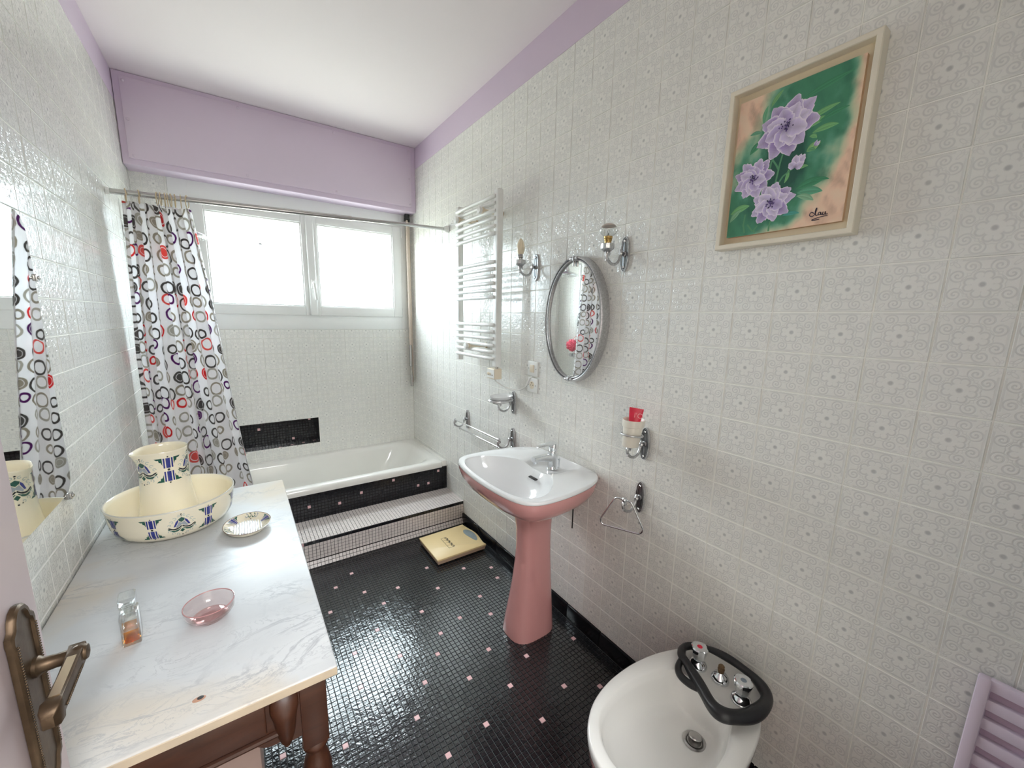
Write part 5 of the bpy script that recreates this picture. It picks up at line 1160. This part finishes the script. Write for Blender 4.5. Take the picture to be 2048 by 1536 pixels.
# small oval dish
SX_, SY_ = -1.265, 1.563
t_ = thing('oval_dish', 'small oval ivory dish with blue rim pattern and ribbed bottom on the marble', 'dish', (SX_, SY_, TZT))
def ell(kx, ky, z, n=48): return [(SX_ + kx * math.cos(2 * PI * k / n), SY_ + ky * math.sin(2 * PI * k / n), TZT + z) for k in range(n)]
bm = B(); rings(bm, [ell(.040, .054, .0006), ell(.046, .060, .001), ell(.060, .074, .009), ell(.069, .083, .0195), ell(.0705, .0845, .0215), ell(.069, .083, .0225), ell(.066, .080, .020), ell(.056, .070, .011), ell(.046, .060, .0055), ell(.03, .04, .005)]); fixn(bm); obj('dish_body', bm, M_IVORY, t_, 60)
bm = B()
for k in range(-5, 6):
    x = k * .0078; q = .056 * math.sqrt(max(0, 1 - (x / .045) ** 2)); 
    if q > .01: tube(bm, [(SX_ + x, SY_ - q, TZT + .0052), (SX_ + x, SY_, TZT + .0066), (SX_ + x, SY_ + q, TZT + .0052)], .0026, 6)
obj('drain_ribs', bm, M_BASIN, t_, 60)
bm = B(); tube(bm, ell(.0700, .0840, .0222), .0011, 6, closed=True); obj('rim_line', bm, mat('brown_rim_glaze', (.16, .09, .08), .2, var=0), t_, 60)
def dsurf(u, v):     # v: 0 rim .. .02 inwards
    a = u / .075; k = 1 - v / .045; return V((SX_ + .0675 * k * math.cos(a), SY_ + .0815 * k * math.sin(a), TZT + .0222 - v * .62 + .0004))
d_ = Deco(dsurf)
for k in range(6):
    u = 2 * PI * .075 * k / 6 + .02
    if k % 2 == 0:
        for x, wd in ((-.009, .002), (0, .0045), (.009, .002)): d_.poly([(u + x - wd, .001), (u + x + wd, .001), (u + x * .8 + wd * .7, .017), (u + x * .8 - wd * .7, .017)], BLUE)
        for q in (1, -1): d_.poly([(u + q * .013, .001), (u + q * .027, .001), (u + q * .019, .006), (u + q * .013, .012)], GREEN)
    else:
        for x in (-.02, -.008, .008, .02): d_.line([(u + x + .006 * math.cos(j * .7), .007 + .005 * math.sin(j * .7)) for j in range(8)], .0011, GREEN if abs(x) < .01 else GREY)
        d_.disc((u, .016), .002, BLK)
obj('painted_border', d_.bm, M_DECOR, t_, None, kind='stuff')
# pink glass dish
t_ = thing('pink_glass_dish', 'round pale pink glass dish with thick base near the perfume bottle', 'dish', (-1.352, 1.122, TZT))
c = (-1.352, 1.122, TZT + .0006)
bm = B(); lathe(bm, [(.030, .006), (.044, .012), (.050, .022), (.0515, .040), (.0505, .0415), (.0495, .040), (.048, .024), (.042, .015), (.028, .011)], c, (0, 0, 1), 48, cap=False); obj('dish_wall', bm, M_PINKGL, t_, 60)
bm = B(); lathe(bm, [(.001, .0), (.028, .0), (.034, .003), (.036, .008), (.028, .012), (.015, .010), (.001, .009)], c, (0, 0, 1), 40); obj('dish_base', bm, M_PINKGL_D, t_, 60)
bm = B(); tube(bm, [(c[0] + .0508 * math.cos(a), c[1] + .0508 * math.sin(a), TZT + .0415) for a in [2 * PI * k / 48 for k in range(48)]], .0012, 6, closed=True); obj('rim', bm, mat('mauve_glass_rim', (.50, .25, .25), .1, var=0), t_, 60)
# perfume bottle
PBX, PBY, YAW = -1.495, 1.137, math.radians(7)
t_ = thing('perfume_bottle', 'square clear glass perfume bottle half full of amber perfume with glass stopper', 'perfume bottle', (PBX, PBY, TZT))
def rotb(bm, about=(PBX, PBY, 0)):
    bmesh.ops.rotate(bm, verts=bm.verts, cent=about, matrix=Matrix.Rotation(YAW, 3, 'Z')); return bm
bm = B(); box(bm, (PBX - .0165, PBY - .0265, TZT + .0006), (PBX + .0165, PBY + .0265, TZT + .072), .0035, 2); 
rotb(bm); obj('glass_body', bm, M_CLEAR, t_, 40)
bm = B(); box(bm, (PBX - .0125, PBY - .0225, TZT + .006), (PBX + .0125, PBY + .0225, TZT + .034), .002, 2); rotb(bm); obj('perfume', bm, M_AMBER, t_, 40)
bm = B(); box(bm, (PBX - .0125, PBY - .0225, TZT + .0345), (PBX + .0125, PBY + .0225, TZT + .066), .002, 2); rotb(bm); obj('inner_wall', bm, M_CLEAR, t_, 40)
bm = B(); lathe(bm, [(.008, .071), (.0075, .080), (.011, .082), (.011, .086), (.008, .087)], (PBX, PBY, TZT), (0, 0, 1), 20); rotb(bm); obj('neck', bm, M_CLEAR, t_, 40)
bm = B(); rs = []
for k, z in ((.5, .087), (.95, .091), (1.0, .094), (1.0, .108), (.85, .111)): rs.append([(PBX + a * k, PBY + b * k, TZT + z) for a, b in rrect(-.0145, .0145, -.0215, .0215, .003, 2)])
rings(bm, rs); fixn(bm); rotb(bm); obj('stopper', bm, M_CLEAR, t_, 30)

# ------------------------------------------------------------------ door with brass handle
DX = -1.500; DY1 = .762
t_ = struct('door_1', (lambda b: box(b, (DX - .038, YF + .03, .008), (DX, DY1, 2.06), .002))(B()), M_DOOR, 30)
bm = B()
for z0, z1 in ((.12, .80), (1.16, 1.95)):
    box(bm, (DX - .001, YF + .16, z0), (DX + .006, DY1 - .13, z0 + .02), .003); box(bm, (DX - .001, YF + .16, z1 - .02), (DX + .006, DY1 - .13, z1), .003); box(bm, (DX - .001, YF + .16, z0 + .0205), (DX + .006, YF + .18, z1 - .0205), .003); box(bm, (DX - .001, DY1 - .15, z0 + .0205), (DX + .006, DY1 - .13, z1 - .0205), .003)
obj('panel_moulding', bm, M_DOOR, t_, 40)
hr = obj('handle_plate', (lambda b: b)(B()), M_BRASS_OLD, t_, 40)
bm = B(); hy, hz = .6985, .957
half = [(0, .134), (.011, .131), (.018, .123), (.022, .113), (.030, .108), (.0315, .100), (.030, .094), (.030, 0)]
pl = [(a, b) for a, b in half] + [(a, -b) for a, b in reversed(half[:-1])]; pl = pl + [(-a, b) for a, b in reversed(pl[1:-1])]
def plr(k, x): return [(DX + x, hy + a * k, hz + b * (1 - (1 - k) * .25)) for a, b in pl]
rings(bm, [plr(1, .0005), plr(1, .006), plr(.93, .0085), plr(.80, .0085), plr(.74, .0055), plr(.05, .0065)]); fixn(bm); bpy.data.objects.remove(hr); hr = obj('handle_plate', bm, M_BRASS_OLD, t_, 40)
bm = B()
for k in range(56):
    z = hz - .10 + .20 * k / 55
    for s in (-1, 1):
        if abs(z - hz) < .096: bmesh.ops.create_icosphere(bm, subdivisions=1, radius=.0016, matrix=Matrix.Translation(V((DX + .009, hy + s * .0258, z))))
obj('beading', bm, M_BRASS_OLD, hr, 60, kind='stuff')
bm = B(); lathe(bm, [(.013, .004), (.013, .010), (.0095, .014), (.0085, .026), (.0092, .038), (.0115, .044), (.012, .049), (.009, .055), (.001, .057)], (DX, hy + .008, .996), (1, 0, 0), 20)
obj('spindle', bm, M_BRASS_OLD, hr, 40)
bm = B(); secs = []
for y, x, z, hw, hh in ((hy + .016, DX + .044, .996, .0085, .011), (hy - .006, DX + .0445, .994, .0075, .0115), (hy - .040, DX + .0435, .990, .0072, .011), (hy - .068, DX + .042, .987, .0078, .0115), (hy - .074, DX + .0415, .986, .0095, .0135), (hy - .083, DX + .041, .984, .0085, .012), (hy - .088, DX + .0405, .982, .005, .007)): secs.append([(x + hw * c, y, z + hh * d) for c, d in rrect(-1, 1, -1, 1, .18, 2)])
rings(bm, secs); fixn(bm); lv = obj('lever', bm, M_BRASS_OLD, hr, 40)
bm = B()
for k in range(22):
    s = k / 21; bmesh.ops.create_icosphere(bm, subdivisions=1, radius=.0015, matrix=Matrix.Translation(V((DX + .0520 - .0015 * s, hy - .006 - .058 * s, .9875 - .006 * s))))
obj('beading', bm, M_BRASS_OLD, lv, 60, kind='stuff')

bm = B(); rings(bm, [[(DX + .0445 - .0045, hy - .008, 1.0054), (DX + .0445 + .0045, hy - .008, 1.0054), (DX + .0445 + .0045, hy - .008, 1.0064), (DX + .0445 - .0045, hy - .008, 1.0064)], [(DX + .042 - .005, hy - .066, .9985), (DX + .042 + .005, hy - .066, .9985), (DX + .042 + .005, hy - .066, .9995), (DX + .042 - .005, hy - .066, .9995)]]); fixn(bm); obj('polished_face', bm, mat('worn_polished_brass', (.62, .52, .38), .22, .9, var=.05), lv, None)

# ------------------------------------------------------------------ lilac slatted panel by the doorway
PT, PB_, PYR = .742, .003, .036
t_ = thing('slatted_panel', 'lilac plastic slatted duckboard leaning upright on the wall in the lower right corner', 'duckboard', (-.08, -.16, 0))
PXT, PXB = -.012, -.115
def pp(y, z, o):      # o: distance in front of the back face
    s = (z - PB_) / (PT - PB_); x = PXB + (PXT - PXB) * s; n = V((-(PT - PB_), 0, PXT - PXB)).normalized()
    return V((x, y, z)) + n * o
def pbox(y0, y1, z0, z1, o0, o1, bev=.003):
    bm = B(); r = bmesh.ops.create_cube(bm, size=1.0)
    for v in r['verts']: v.co = pp(y1 if v.co.y > 0 else y0, z1 if v.co.z > 0 else z0, o1 if v.co.x < 0 else o0)
    bmesh.ops.bevel(bm, geom=list(bm.edges), offset=bev, segments=2, affect='EDGES', profile=.5); return fixn(bm)
obj('back_sheet', pbox(-.47, PYR - .006, PB_ + .01, PT - .012, .000, .006, .001), mat('mauve_plastic', (.58, .44, .56), .45, var=.02), t_, 40)
z = PT
while z > .06:
    obj('slat', pbox(-.476, PYR - .016, max(z - .0235, .004), z, .001, .020), M_HAMP, t_, 40); z -= .0405
obj('side_rail', pbox(PYR - .020, PYR, PB_, PT, .000, .024, .005), M_HAMP, t_, 40)
obj('side_rail', pbox(-.487, -.470, PB_, PT, .000, .024, .005), M_HAMP, t_, 40)
